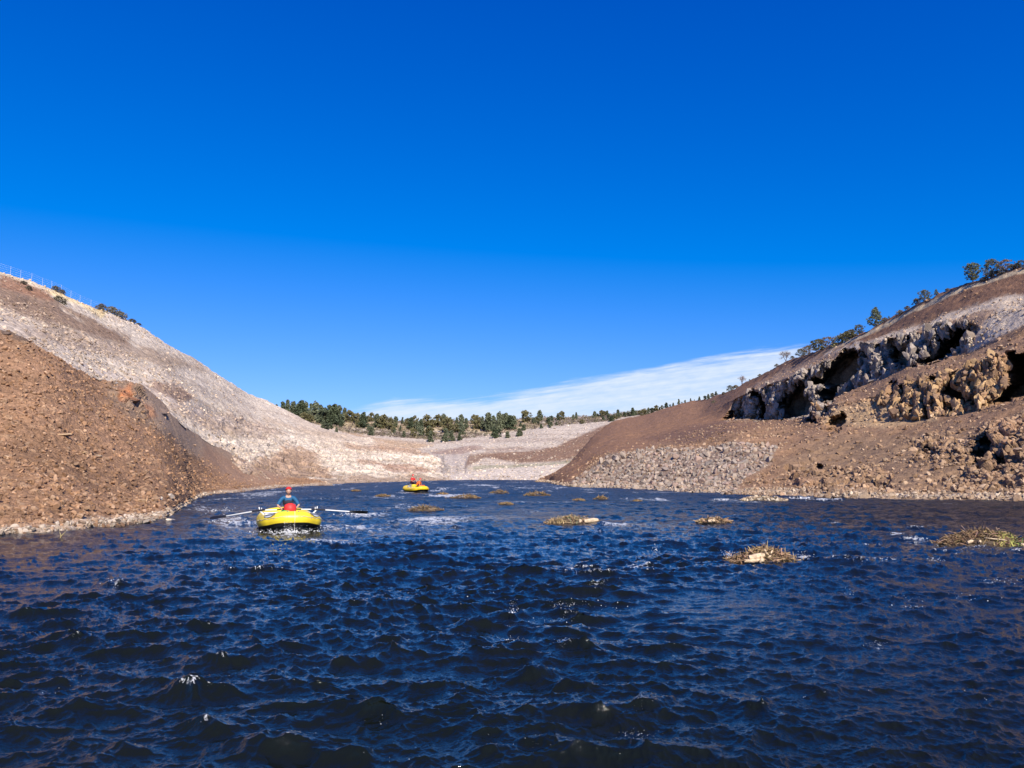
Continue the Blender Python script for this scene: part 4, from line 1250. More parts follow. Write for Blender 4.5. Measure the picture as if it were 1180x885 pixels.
pp = np.array([P_[a, b_] for s, a, b_ in rest]); ss_ = np.array([s * P_[a, b_][1] / F * .68 for s, a, b_ in rest])
cc_ = np.array([(0.40, 0.32, 0.26), (0.46, 0.37, 0.29), (0.34, 0.28, 0.23)])[r.integers(0, 3, len(rest))] * r.uniform(.55, .95, (len(rest), 1))
tag(link('riprap', scatter_mesh('riprap', pp, ss_, SH1, cc_, M['rock'], 31)), kind='stuff')

# single stones that stand out
def near_vert(S, x, y):
    P, Nv, px, py, c = S
    d2 = (px - x) ** 2 + (py - y) ** 2
    k = np.unravel_index(np.argmin(d2), d2.shape)
    return P[k]
def stone(S, x, y, wpx, label, colr_, v=0, sq=(1, 1, .8), rz=0.0, on=None):
    p = near_vert(S, x, y) if on is None else np.array([*on_water(x, y), 0.0])
    V, Fc = rock_shape(900 + int(x), 2, 13)
    me = mesh_data('boulder', V * np.array(sq), Fc, M['rock'], False, np.tile(np.array(colr_), (len(V), 1)))
    rad = wpx * p[1] / F * .5
    tag(link('boulder', me, None, (p[0], p[1], p[2] + rad * .2), (0, 0, rz), float(rad)), label, 'boulder')
stone(LB, 196, 600.5, 11, 'pale boulder standing in the water off the point of the left bank', (0.60, 0.50, 0.40), on=1, sq=(1.2, .8, .62), rz=.4)
stone(LB, 180, 592, 9, 'pale upright slab of rock at the water edge on the left point', (0.52, 0.42, 0.32), sq=(.8, .7, 1.2))
stone(LB, 163, 576, 13, 'tan boulder with a dark hollow beside it above the left point', (0.40, 0.26, 0.15), sq=(1.2, .9, .7))
stone(LB, 186, 573, 8, 'small grey-white boulder near the foot of the left slope', (0.55, 0.47, 0.38))
stone(LB, 194, 573, 9, 'taller grey-white boulder beside the small one near the foot of the left slope', (0.56, 0.48, 0.40), sq=(.9, .8, 1.1))
stone(LB, 12, 520, 14, 'flat tan boulder at the left edge of the photo, halfway up the brown slope', (0.46, 0.31, 0.19), sq=(1.3, .9, .55))
stone(LB, 5, 560, 10, 'rounded tan boulder low at the left edge of the photo', (0.42, 0.27, 0.16))
stone(LB, 72, 502, 12, 'squarish tan slab lying on the brown slope above the others', (0.44, 0.31, 0.18), sq=(1.2, .8, .5))
stone(LB, 98, 521, 10, 'low tan stone in the middle of the brown slope', (0.43, 0.29, 0.16), sq=(1.2, .8, .5))
stone(LB, 116, 524, 8, 'grey stone right of the low tan stone on the brown slope', (0.40, 0.32, 0.24))
stone(LB, 6, 388, 12, 'dark rock on the crest of the brown slope at the left edge', (0.14, 0.10, 0.08), sq=(1, .9, .9))
stone(RB, 930, 567, 8, 'pale block at the foot of the right bank behind the cobble bar', (0.52, 0.41, 0.30))
stone(RB, 968, 566, 9, 'pale angular block at the water edge below the right ledges', (0.50, 0.38, 0.27))
stone(RB, 950, 560, 9, 'dark brown block above the water edge below the right ledges', (0.30, 0.20, 0.13))
stone(RB, 1165, 520, 12, 'rusty-orange rounded boulder in the blocky knoll at the right edge', (0.46, 0.27, 0.15))
print('stones done', time.time() - T0)

# ------------------------------------------------------------------ trees and shrubs
def leaf_mat(name, c):
    m, nt, b = new_mat(name)
    col = N(nt, 'ShaderNodeAttribute', attribute_name='Col')
    nt.links.new(col.outputs['Color'], b.inputs['Base Color'])
    b.inputs['Roughness'].default_value = .75
    b.inputs['Specular IOR Level'].default_value = .2
    return m
M['leaf'] = leaf_mat('foliage', None)
M['bark'] = simple('bark', (0.16, 0.115, 0.085), .9, .3, 12, .02)
M['twig'] = simple('grey_twigs', (0.20, 0.15, 0.13), .9, .3, 12, .0)


def leaves(centres, rad, per, size, base, r, squash=.8, var=.25):
    n = len(centres)
    c = np.repeat(centres, per, axis=0); rr = np.repeat(rad, per)
    d = r.normal(size=(n * per, 3)); d /= np.linalg.norm(d, axis=1)[:, None]
    p = c + d * (rr * r.random(n * per) ** .45)[:, None] * np.array([1, 1, squash])
    a = r.normal(size=(n * per, 3)); a /= np.linalg.norm(a, axis=1)[:, None]
    b_ = np.cross(a, r.normal(size=(n * per, 3))); b_ /= np.linalg.norm(b_, axis=1)[:, None]
    s = size * r.uniform(.6, 1.3, n * per)[:, None]
    V = np.stack([p - a * s * .5 - b_ * s * .3, p + a * s * .5 - b_ * s * .25, p + b_ * s * .55], 1).reshape(-1, 3)
    Fc = np.arange(len(V)).reshape(-1, 3)
    tone = np.repeat(r.uniform(1 - var, 1 + var, n), per) * r.uniform(.8, 1.2, n * per)
    C = np.repeat(np.array(base)[None] * tone[:, None], 3, axis=0)
    return V, Fc, C


def crown_points(kind, n, r):
    out_ = []
    while len(out_) < n:
        z = r.random()
        if kind == 'cone': w = (.50 * (1 - z) ** .75 + .03) * (1 if z > .06 else z / .06)
        elif kind == 'round': w = .52 * math.sqrt(max(0, 1 - (2 * z - .95) ** 2)) + .02
        elif kind == 'open': w = .55 * math.sqrt(max(0, 1 - (2 * z - 1.05) ** 2)) * (.7 + .3 * math.sin(z * 17))
        else: w = .6 * math.sqrt(max(0, 1 - z ** 2))
        a = r.random() * 6.283
        q = math.sqrt(r.uniform(.15, 1)) * w * (1 + .25 * math.sin(3 * a + z * 9))
        out_.append((q * math.cos(a), q * math.sin(a), z))
    return np.array(out_)


def tree_meshes(seed, kind, aspect, nclump, per, base, trunk=.16, leafsize=.06, clump=.10):
    """meshes of a tree one metre tall: crown, trunk with limbs"""
    r = np.random.default_rng(seed)
    c = crown_points(kind, nclump, r)
    lo = trunk
    C = c.copy(); C[:, :2] *= aspect; C[:, 2] = lo + c[:, 2] * (1 - lo) * .97
    V, Fc, Cc = leaves(C, clump * r.uniform(.6, 1.3, nclump), per, leafsize, base, r)
    crown = mesh_data('crown', V, Fc, M['leaf'], False, Cc)
    mb = MB()
    top = .85
    mb.tube([(0, 0, -.08), (.01, 0, lo), (.0, .01, .5), (0, 0, top)], [.032, .026, .016, .004], 6)
    for i in range(9):
        k = C[r.integers(0, len(C))]
        z0 = max(lo * .8, k[2] - .18)
        mb.tube([(0, 0, z0), (k[0] * .5, k[1] * .5, (z0 + k[2]) / 2 - .01), tuple(k)], [.011, .007, .002], 4)
    return crown, mb.data('trunk', M['bark'])


GREEN = (0.12, 0.135, 0.08); OLIVE = (0.155, 0.14, 0.065); GREYG = (0.15, 0.165, 0.10); BROWNT = (0.20, 0.14, 0.075)
TV = [tree_meshes(500 + i, ['cone', 'cone', 'round', 'cone', 'cone', 'open'][i % 6], [.46, .60, .8, .40, .55, .9][i % 6], 60, 24, [GREEN, (0.075, 0.092, 0.05), OLIVE, GREEN, GREYG, (0.07, 0.085, 0.05)][i % 6], .03, .10, .13) for i in range(10)]


def tree(S, x, ytop, ybase, label, group=None, meshes=None, d=None, wide=1.0, name='conifer_tree', cat='tree', sink=.0, hpx=None):
    P, Nv, px, py, c = S
    if d is None:
        p = near_vert(S, x, ybase)
    else:
        dd_ = ((px - x) / 3.0) ** 2 + ((P[..., 1] - d) / 3.0) ** 2
        p = P[np.unravel_index(np.argmin(dd_), dd_.shape)]
    h = CAMZ + ray(x, ytop)[1] * p[1] - p[2]
    if hpx: h = hpx * p[1] / F
    h = max(h, .4)
    t = empty(name, p, random.random() * 6.28, label, cat, group)
    t.scale = (h * wide, h * wide, h)
    link('crown', meshes[0], t); link('trunk', meshes[1], t)
    return t


G1 = 'trees along the far rim'
r = np.random.default_rng(77)
far_sets = [
    ('dark conifer in the dense clump at the left end of the far rim', [(318, 466), (325, 463), (331, 461), (338, 463), (343, 465), (347, 461.5), (352, 463), (358, 465), (363, 463), (369, 467), (374, 470), (379, 467), (385, 466), (390, 467.5), (397, 470), (402, 473)]),
    ('conifer in the long dense row behind the scrub left of centre', [(407, 476), (412, 476), (416, 478), (419, 475), (424, 479), (428, 475.5), (434, 477), (438, 480), (443, 478), (450, 481), (456, 480), (464, 481), (470, 482), (474, 481), (478, 479), (485, 483), (492, 478), (498, 483), (505, 478), (511, 477), (515, 481), (519, 481)]),
    ('conifer in the mixed row of the far rim above the basalt step', [(526, 481), (531, 478), (537, 482), (546, 478), (550, 479), (556, 480), (563, 476), (569, 479), (575, 475), (579, 478), (583, 476), (588, 479), (592, 479)]),
]
yb_of = lambda x: float(np.interp(x, [310, 400, 450, 500, 545, 590, 620], [478, 487, 490, 491, 490, 489, 487]))
for lab, lst in far_sets:
    for i, (x, yt) in enumerate(lst):
        tree(FR_, x, yt, None, lab, G1, TV[r.integers(0, 10)], d=430 + r.uniform(-18, 18), wide=r.uniform(.75, 1.1))
for i in range(40):
    x = r.uniform(322, 600)
    lab = far_sets[0][0] if x < 405 else far_sets[1][0] if x < 522 else far_sets[2][0]
    d = r.uniform(372, 418)
    yt = float(np.interp(x, [310, 400, 450, 500, 545, 600], [470, 483, 488, 488, 487, 486])) + (410 - d) * .20 + r.uniform(-1, 5)
    tree(FR_, x, yt, None, lab, G1, TV[r.integers(0, 10)], d=d, wide=r.uniform(.9, 1.3))
singles = [
    (606, 473, 'broad dark juniper, first of the spaced trees right of the dense rim row', 1.1), (622, 473, 'broad juniper, second of the spaced trees on the far rim', 1.15), (635, 479, 'small juniper between the second and third broad junipers of the far rim', .9),
    (647, 474, 'broad juniper, third of the spaced trees on the far rim', 1.05), (664, 475, 'pointed conifer standing alone in the middle of the far rim', .8), (674, 480, 'low tree just right of the lone pointed conifer', 1.2),
    (685, 474, 'broad bushy juniper right of the pointed conifer on the far rim', 1.3), (697, 480, 'low shrubby juniper where the brown slope meets the far rim', 1.3)]
for x, yt, lab, w in singles:
    tree(FR_, x, yt, None, lab, None, TV[[2, 4, 5, 2, 0, 8, 4, 2][singles.index((x, yt, lab, w))]], d=440, wide=w)
for i in range(30):
    x = r.uniform(598, 712)
    tree(FR_, x, 0, None, 'low juniper bush between the spaced trees of the far rim', 'low bushes between the spaced trees of the far rim', TV[r.integers(0, 10)], d=r.uniform(395, 450), wide=r.uniform(1.0, 1.7), hpx=r.uniform(3.5, 8))
G2 = 'small junipers stepping up the rim of the brown right slope'
for x, yt in [(703, 479), (707, 477), (712, 472), (716, 476), (720, 475), (724, 475), (729, 470), (733, 473), (737, 473), (742, 472), (747, 470), (752, 470), (757, 467), (760, 469), (763, 467), (768, 464), (772, 466), (776, 464), (782, 460), (786, 463), (790, 461), (797, 459), (801, 460), (806, 457), (812, 456), (816, 454), (821, 453), (826, 451)]:
    tree(FR_ if x < 740 else RB, x, yt, None, 'small juniper in the row along the crest of the brown right slope', G2, TV[r.integers(0, 10)], d=420 if x < 740 else float(np.interp(x, [740, 800, 850], [335, 318, 250])), wide=r.uniform(.9, 1.4))

BIG_O = tree_meshes(701, 'open', 1.1, 120, 40, GREYG, .12, .044, .078)
BIG_C = tree_meshes(702, 'cone', .9, 150, 40, (0.14, 0.16, 0.10), .05, .042, .075)
BIG_R = tree_meshes(703, 'round', 1.15, 120, 40, OLIVE, .04, .055, .10)
BIG_D = tree_meshes(704, 'round', 1.05, 110, 30, (0.12, 0.125, 0.085), .04, .055, .10)
BIG_B = tree_meshes(705, 'round', 1.3, 100, 26, BROWNT, .04, .055, .10)
SHR = tree_meshes(706, 'dome', 1.5, 80, 28, (0.19, 0.17, 0.12), .0, .10, .18)
SHR2 = tree_meshes(707, 'dome', 1.7, 80, 34, (0.20, 0.16, 0.09), .0, .11, .18)
SHR3 = tree_meshes(708, 'dome', 1.3, 80, 26, (0.13, 0.115, 0.085), .0, .10, .18)
def crest_d(x):
    return float(np.interp(x, [830, 850, 900, 950, 1000, 1050, 1110, 1180, 1300], [262, 246, 207, 180, 161, 145, 131, 118, 105]))
for x, yt, ms, w, lab in [
    (1121, 303, BIG_O, 1.0, 'open-crowned grey-green juniper alone on the right rim'),
    (1144, 298.5, BIG_D, .8, 'small round tree right of the open-crowned juniper on the right rim'),
    (1160, 299, BIG_B, 1.0, 'low rounded shrubby tree near the top right corner of the rim'),
    (1177, 300, BIG_D, 1.3, 'dark shrubby tree at the right edge of the photo on the rim'),
    (1066, 334, BIG_D, .95, 'dark juniper on the rim, larger of the pair halfway up'),
    (1079, 333, BIG_C, .85, 'grey-green juniper right of the dark one halfway up the rim'),
    (1056, 344, SHR3, .8, 'small bush left of the dark juniper halfway up the rim'),
    (1010, 354, BIG_C, .95, 'tall feathery grey-green conifer on the rim above the cliff'),
    (1025, 364, BIG_C, .9, 'shorter conifer close right of the tall feathery one'),
    (991, 374, BIG_D, 1.0, 'dark round oak at the upper end of the grove above the cliff'),
    (981, 380, BIG_R, 1.1, 'olive tree beside the dark round oak in the grove'),
    (968, 383, BIG_R, 1.2, 'broad olive tree in the middle of the grove above the cliff'),
    (955, 388, BIG_B, 1.2, 'brownish tree in the middle of the grove above the cliff'),
    (944, 391, BIG_R, 1.2, 'yellow-olive tree in the lower half of the grove'),
    (933, 398, BIG_B, 1.2, 'low brown-leaved tree near the lower end of the grove'),
    (924, 402, BIG_D, 1.2, 'grey low tree at the lowest end of the grove'),
    (841, 444, BIG_D, 1.0, 'small grey bush at the lower left end of the right rim'),
    (877, 431, SHR2, 1.0, 'small brown shrub between the two bare trees of the rim'),
    (866, 437, SHR, .8, 'low grey shrub just right of the lower bare tree'),
]:
    tree(RB, x, yt, None, lab, None, ms, d=crest_d(x), wide=w, name='tree' if ms not in (SHR, SHR2, SHR3) else 'shrub', cat='tree' if ms not in (SHR, SHR2, SHR3) else 'shrub')


def bare_tree(seed, twigcol, nb=5):
    r = np.random.default_rng(seed)
    mb = MB(); tips = []
    def grow(p, d, L, rad, lev):
        q = p + d * L
        mid = (p + q) / 2 + r.normal(size=3) * L * .08
        mb.tube([p, mid, q], [rad, rad * .8, rad * .6], 5 if lev < 2 else 3, cap=False)
        if lev >= 4:
            tips.append(q); return
        for _ in range(r.integers(3, 5) if lev < 3 else 3):
            nd = d + r.normal(size=3) * .62; nd[2] += .12; nd /= np.linalg.norm(nd)
            grow(q, nd, L * r.uniform(.62, .85), rad * .58, lev + 1)
    for k in range(3):
        d = np.array([r.normal() * .35, r.normal() * .35, 1.0]); d /= np.linalg.norm(d)
        grow(np.array([0, 0, -.03]), d, .26, .022, 0)
    tw = mb.data('trunk', M['twig'])
    tips = np.array(tips)
    V, Fc, C = leaves(tips, np.full(len(tips), .05), 3, .022, twigcol, r)
    return mesh_data('crown', V, Fc, M['leaf'], False, C), tw
BT1 = bare_tree(11, (0.22, 0.15, 0.13)); BT2 = bare_tree(12, (0.26, 0.14, 0.10))
tree(RB, 907, 400, None, 'bare greyish tree with fine twigs standing left of the grove on the right rim', None, BT1, d=crest_d(907), wide=1.05, name='bare_tree', cat='tree')
tree(RB, 857, 429, None, 'small bare reddish tree, lower of the two bare trees on the right rim', None, BT2, d=crest_d(857), wide=.9, name='bare_tree', cat='tree')
# rim shrubs
for i, (x, hp) in enumerate([(1132, 4), (1139, 6), (1150, 5), (1157, 5), (1167, 5), (1172, 6), (1186, 6), (1092, 3), (1046, 4), (1037, 5), (1020, 4), (915, 3), (895, 3), (849, 4), (834, 3), (822, 3)]):
    tree(RB, x, 0, None, 'low dry shrub in the fringe of brush along the right rim', 'brush fringe of the right rim', [SHR, SHR2, SHR3][i % 3], d=crest_d(x) + (i % 3 - 1) * 2, name='shrub', cat='shrub', hpx=hp, wide=1.1)
ld = lambda x: float(np.interp(x, [0, 60, 110, 150, 200, 250, 300], [119, 129, 141, 156, 181, 223, 285]))
for x, yt, hp, ms, w, dd_, lab in [
    (63, 0, 6, SHR3, 1.1, 0, 'grey shrub on the left crest, upper of the two by the fence'), (71, 0, 5, SHR3, 1.0, 0, 'grey shrub on the left crest, lower of the two by the fence'),
    (67, 0, 6, SHR, 1.6, -9, 'olive shrub just below the dry grass strip on the left hill'), (74, 0, 4, SHR, 1.2, -10, 'small olive shrub right of the one below the dry grass strip'),
    (26, 0, 4, SHR3, 1.3, -6, 'small dark shrub in the red earth below the fence'), (33, 0, 5, SHR3, 1.1, -9, 'dark shrub lower right in the red earth below the fence'),
    (116, 0, 8, SHR3, 1.0, 0, 'dark shrub at the lower end of the dry grass on the left crest'), (128, 0, 8, SHR, 1.3, 0, 'grey bushy shrub, first of the crest clump past the dry grass'),
    (137, 0, 7, SHR, 1.4, 0, 'grey bushy shrub, last of the crest clump past the dry grass'), (152, 0, 5, SHR3, 1.5, 0, 'low dark shrub alone on the left crest'), (160, 0, 3, SHR3, 1.6, 0, 'tiny dark shrub right of the low one on the left crest')]:
    tree(LHs, x, yt, None, lab, None, ms, d=ld(x) + dd_, name='shrub', cat='shrub', hpx=hp, wide=w)
# scrub cover of the far slope
idx = seen_verts(FR_, lambda P, px, py: (py < np.interp(px, [200, 350, 400, 450, 500, 560, 620, 700, 760], [480, 484, 497, 503, 507, 501, 492, 485, 470]) + 1) & (px > 300) & (px < 745) & (P[..., 1] < 500))
r = np.random.default_rng(99)
pick = idx[r.integers(0, len(idx), 2600)]
pc = FR_[0][pick[:, 0], pick[:, 1]]
tones = np.array([(0.17, 0.13, 0.10), (0.13, 0.12, 0.07), (0.25, 0.20, 0.12), (0.20, 0.15, 0.13)])
VV, FF, CC, off = [], [], [], 0
for k in range(4):
    sub = pc[k::4]
    V, Fc, C = leaves(sub + np.array([0, 0, .4]), r.uniform(.5, 1.3, len(sub)), 10, .55, tones[k], r, .7)
    VV.append(V); FF.append(Fc + off); CC.append(C); off += len(V)
tag(link('scrub', mesh_data('scrub', np.concatenate(VV), np.concatenate(FF), M['leaf'], False, np.concatenate(CC))), kind='stuff')
print('trees', time.time() - T0)

# ------------------------------------------------------------------ fence on the left crest
M['galv'] = simple('galvanised_steel', (0.75, 0.76, 0.78), .45, .08, 20)
fxs = [-14, -2, 11.5, 23.5, 36, 48, 59, 70, 81, 92, 104, 115]
base_pts = []
for x in fxs:
    px, py, P = LHs[2], LHs[3], LHs[0]
    k = np.unravel_index(np.argmin(((px - x) / 2) ** 2 + ((P[..., 1] - ld(x) - 1.5) / 3) ** 2), px.shape)
    base_pts.append(P[k])
fe = empty('wire_fence', base_pts[0], 0, 'thin pale wire fence on posts along the crest of the left hill', 'fence')
b0 = np.array(base_pts[0])
for p in base_pts:
    mb = MB(); q = np.array(p) - b0
    mb.tube([q + (0, 0, -.3), q + (0, 0, 1.35)], .012, 6); mb.build('post', M['galv'], fe)
for z in (.3, .65, 1.0, 1.3):
    mb = MB(); mb.tube([np.array(p) - b0 + (0, 0, z) for p in base_pts], .007, 4); mb.build('wire', M['galv'], fe)

# ------------------------------------------------------------------ rafts
M['yellow'] = simple('yellow_rubber', (0.80, 0.60, 0.03), .38, .04, 3, 0, .5)
M['yellow2'] = simple('deep_yellow_rubber', (0.82, 0.56, 0.01), .38, .04, 3, 0, .5)
M['black'] = simple('black_rubber', (0.012, 0.012, 0.013), .5, .2, 6)
M['grey'] = simple('grey_rubber', (0.16, 0.16, 0.17), .6, .15, 6)
M['alu'] = simple('pale_oar_metal', (0.72, 0.71, 0.68), .35, .05, 10)
M['white'] = simple('white_plastic', (0.78, 0.78, 0.76), .4, .04, 10)
M['green'] = simple('green_strap', (0.10, 0.50, 0.08), .6, .1, 20)
M['rope'] = simple('pale_rope', (0.60, 0.55, 0.45), .8, .2, 60)
M['red'] = simple('red_fabric', (0.62, 0.035, 0.03), .55, .15, 14, .003)
M['orange'] = simple('orange_fabric', (0.80, 0.16, 0.03), .55, .15, 14, .003)
M['bluef'] = simple('blue_fabric', (0.008, 0.085, 0.19), .7, .15, 14, .003)
M['darkf'] = simple('dark_fabric', (0.02, 0.02, 0.03), .8, .2, 14, .003)
M['purplef'] = simple('dark_purple_fabric', (0.035, 0.012, 0.035), .8, .2, 14, .003)
M['skin'] = simple('skin', (0.52, 0.30, 0.21), .5, .06, 10)
M['shell'] = simple('helmet_red', (0.65, 0.035, 0.02), .25, .04, 5, 0, .5)
M['eyes'] = simple('dark_eye', (0.02, 0.015, 0.012), .3, .1, 5)
M['lips'] = simple('lips', (0.36, 0.13, 0.11), .5, .05, 5)
M['logo'] = simple('printed_patch', (1, 1, 1), .5, .04, 6, vcol=True)


def catmull(P, n, closed=True):
    P = np.asarray(P, float); m = len(P); out_ = []
    segs = m if closed else m - 1
    for i in range(segs):
        if closed: p0, p1, p2, p3 = P[(i - 1) % m], P[i], P[(i + 1) % m], P[(i + 2) % m]
        else: p0, p1, p2, p3 = P[max(i - 1, 0)], P[i], P[i + 1], P[min(i + 2, m - 1)]
        for t in np.arange(n) / n:
            out_.append(.5 * (2 * p1 + (p2 - p0) * t + (2 * p0 - 5 * p1 + 4 * p2 - p3) * t * t + (3 * p1 - p0 - 3 * p2 + p3) * t ** 3))
    if not closed: out_.append(P[-1])
    return np.array(out_)


def make_raft(name, label, loc, rz, pitch, scale, ymat, logo=True, front_strap=True):
    root = empty(name, loc, rz, label, 'raft')
    root.rotation_euler = (pitch, 0, rz)
    root.scale = (scale,) * 3
    half = [(0, -2.06, .43), (.30, -2.03, .425), (.50, -1.84, .37), (.68, -1.52, .32), (.755, -1.1, .28), (.77, -.55, .26), (.77, 0, .255), (.77, .55, .26), (.755, 1.1, .29), (.68, 1.52, .36), (.48, 1.86, .44), (0, 2.0, .48)]
    pts = half + [(-x, y, z) for x, y, z in half[-2:0:-1]]
    C = catmull(pts, 6)
    m = len(C); n = 24
    T = np.roll(C, -1, 0) - np.roll(C, 1, 0); T /= np.linalg.norm(T, axis=1)[:, None]
    side = np.cross(T, (0, 0, 1.0)); side /= np.linalg.norm(side, axis=1)[:, None]
    up = np.cross(side, T)
    R = .25 - .012 * (np.abs(C[:, 1]) > 1.7)
    t = np.arange(n) * 2 * math.pi / n
    V = C[:, None] + R[:, None, None] * (np.cos(t)[None, :, None] * side[:, None] + np.sin(t)[None, :, None] * up[:, None])
    idx = np.arange(m * n).reshape(m, n)
    Q = np.stack([idx, np.roll(idx, -1, 0), np.roll(np.roll(idx, -1, 0), -1, 1), np.roll(idx, -1, 1)], -1).reshape(-1, 4)
    # outward winding
    tm = (t + math.pi / n)
    low = np.tile(np.sin(tm) < -.42, (m, 1)).reshape(-1)
    V = V.reshape(-1, 3)
    link('tube', mesh_data('tube', V, Q[~low][:, ::-1], ymat), root)
    link('chafe_strip', mesh_data('chafe_strip', V, Q[low][:, ::-1], M['black']), root)
    # dark bottom between the tubes and the water
    k_ = np.arange(m)
    r1 = C - np.array([0, 0, .20]); r2 = C * np.array([.97, .985, 0]) + np.array([0, 0, -.12])
    Vh_ = np.vstack([r1, r2]); kk = (k_ + 1) % m
    link('hull', mesh_data('hull', Vh_, np.stack([k_, kk, kk + m, k_ + m], 1), M['black'], True), root)
    # floor
    ring = C * np.array([.86, .9, 0]) + np.array([0, 0, .17])
    Vf = np.vstack([ring, [[0, 0, .15]], ring + (0, 0, .07), [[0, 0, .22]]])
    j = np.arange(m); k = (j + 1) % m
    Tt = np.concatenate([np.stack([j, k, np.full(m, m)], 1), np.stack([k + m + 1, j + m + 1, np.full(m, 2 * m + 1)], 1)])
    link('floor', mesh_data('floor', Vf, Tt, M['grey'], False), root)
    for y, z in ((-1.0, .36), (1.05, .36)):
        mb = MB(); mb.tube([(-.62, y, z), (-.3, y, z + .01), (0, y, z + .02), (.3, y, z + .01), (.62, y, z)], .17, 16); mb.build('thwart', ymat, root)
    # seams round the bow section and the patches printed on its shoulders
    for ix in (3, 9):
        for sx in (1, -1):
            i0 = ix if sx == 1 else (m - ix) % m
            ringv = C[i0] + (R[i0] + .004) * (np.cos(t)[:, None] * side[i0] + np.sin(t)[:, None] * up[i0])
            sel = [q for q in range(n) if -.25 < math.sin(t[q])]
            q0 = sorted(sel, key=lambda q: (t[q] + .4) % (2 * math.pi))
            mb = MB(); mb.tube([ringv[q] for q in q0], .006, 4, cap=False); mb.build('seam', M['grey'] if ix == 9 else ymat, root)
    if logo:
        for sx in (1, -1):
            ns, na = 46, 22
            s = np.linspace(-1, 1, ns); a = np.linspace(-1, 1, na)
            S_, A_ = np.meshgrid(s, a, indexing='ij')
            inside = S_ ** 2 + A_ ** 2
            c_i = 13.5 + S_ * 4.6
            ci = c_i if sx == 1 else (m - c_i)
            i0 = np.floor(ci).astype(int) % m; f = (ci - np.floor(ci))[..., None]; i1 = (i0 + 1) % m
            cc2 = C[i0] * (1 - f) + C[i1] * f; s2 = side[i0] * (1 - f) + side[i1] * f; u2 = up[i0] * (1 - f) + up[i1] * f
            s2 /= np.linalg.norm(s2, axis=-1)[..., None]; u2 /= np.linalg.norm(u2, axis=-1)[..., None]
            th = math.radians(48) + A_ * .42
            outw = s2 if sx == 1 else s2
            # outer side of the tube is +side or -side: take the one away from the middle
            sg = np.sign((s2 * cc2 * np.array([1, 1, 0])).sum(-1))[..., None]
            Vp = cc2 + (.262) * (np.cos(th)[..., None] * s2 * sg + np.sin(th)[..., None] * u2)
            col_ = np.tile(np.array([.42, .42, .40]), (ns, na, 1))
            edge_ = inside > .72
            col_[edge_] = (.02, .02, .03)
            word = (np.abs(A_) < .42) & (np.abs(S_) < .74)
            stroke = (np.sin(S_ * 27 + 1.2 * np.sin(A_ * 6)) > -.1) | (np.abs(A_ - .1 * np.sin(S_ * 13)) < .1)
            col_[word & stroke] = (.03, .035, .06)
            col_[(np.abs(A_) > .5) & (inside < .66)] = (.62, .62, .58)
            gi = np.arange(ns * na).reshape(ns, na)
            Qp = np.stack([gi[:-1, :-1], gi[1:, :-1], gi[1:, 1:], gi[:-1, 1:]], -1).reshape(-1, 4)
            keep = (inside.ravel()[Qp] < 1.02).all(1)
            link('printed_patch', mesh_data('printed_patch', Vp.reshape(-1, 3), Qp[keep], M['logo'], True, col_.reshape(-1, 3)), root)
    # frame: two side rails, three crossbars, oar stands
    mb = MB()
    for sx in (-1, 1): mb.tube([(sx * .77, -.75, .535), (sx * .77, .95, .535)], .024, 8)
    for y in (-.72, .1, .92): mb.tube([(-.77, y, .54), (.77, y, .54)], .022, 8)
    mb.build('frame', M['alu'], root)
    for sx in (-1, 1):
        mb = MB(); mb.tube([(sx * .80, -.12, .50), (sx * .92, -.12, .62)], .026, 8); mb.tube([(sx * .90, -.12, .62), (sx * .89, -.16, .74)], .018, 6); mb.tube([(sx * .945, -.12, .62), (sx * .97, -.08, .76)], .018, 6)
        mb.build('oar_stand', M['white'], root)
    mb = MB(); mb.box((0, .32, .42), (.42, .22, .045), bev=.03); mb.build('seat', M['grey'], root)
    # grab line and bow line
    for sx in (-1, 1):
        L = []
        for i in range(4, 34):
            ii = i if sx == 1 else (m - i) % m
            sg = 1 if (side[ii] * C[ii])[:2].sum() > 0 else -1
            L.append(C[ii] + (R[ii] + .014) * (math.cos(.35) * side[ii] * sg + math.sin(.35) * up[ii]) - np.array([0, 0, .035 * abs(math.sin(i * .6))]))
        mb = MB(); mb.tube(L, .008, 5); mb.build('grab_line', M['rope'], root)
    if front_strap:
        mb = MB()
        a_ = np.linspace(1.4, -1.2, 9)
        mb.tube([(.05, -2.06 - .25 * math.cos(q), .43 + .25 * math.sin(q)) for q in a_] + [(.06, -2.13, .08), (.05, -2.2, .0)], .008, 5); mb.build('bow_line', M['rope'], root)
        mb = MB()
        for yy, zz, w_ in ((-1.86, .66, .13), (-1.72, .63, .10)):
            mb.tube([(-.42, yy + .1, zz - .03), (-.25, yy, zz + .01), (-.1, yy - .02, zz)], .022, 6)
        mb.build('strap', M['green'], root)
        mb = MB(); mb.box((.02, -1.55, .56), (.22, .14, .07), bev=.03); mb.build('valve_pouch', M['black'], root)
        for sx in (-1, 1):
            mb = MB(); mb.tube([(sx * .17, -2.16, .655), (sx * .17, -2.175, .662)], .018, 8); mb.build('grommet', M['grey'], root)
    return root


XR, YR = on_water(335, 609)
R1 = make_raft('raft', 'yellow raft in the rapid with oars out, bow towards the viewer', (-7.36, 25.75, -.05), math.radians(20), math.radians(-1.0), .95, M['yellow'])
X2, Y2 = on_water(477.5, 567)
R2 = make_raft('raft', 'small distant yellow raft near the far bank carrying two people', (X2, Y2 + 1.0, .0), math.radians(31), 0.0, .86, M['yellow2'], logo=False, front_strap=False)


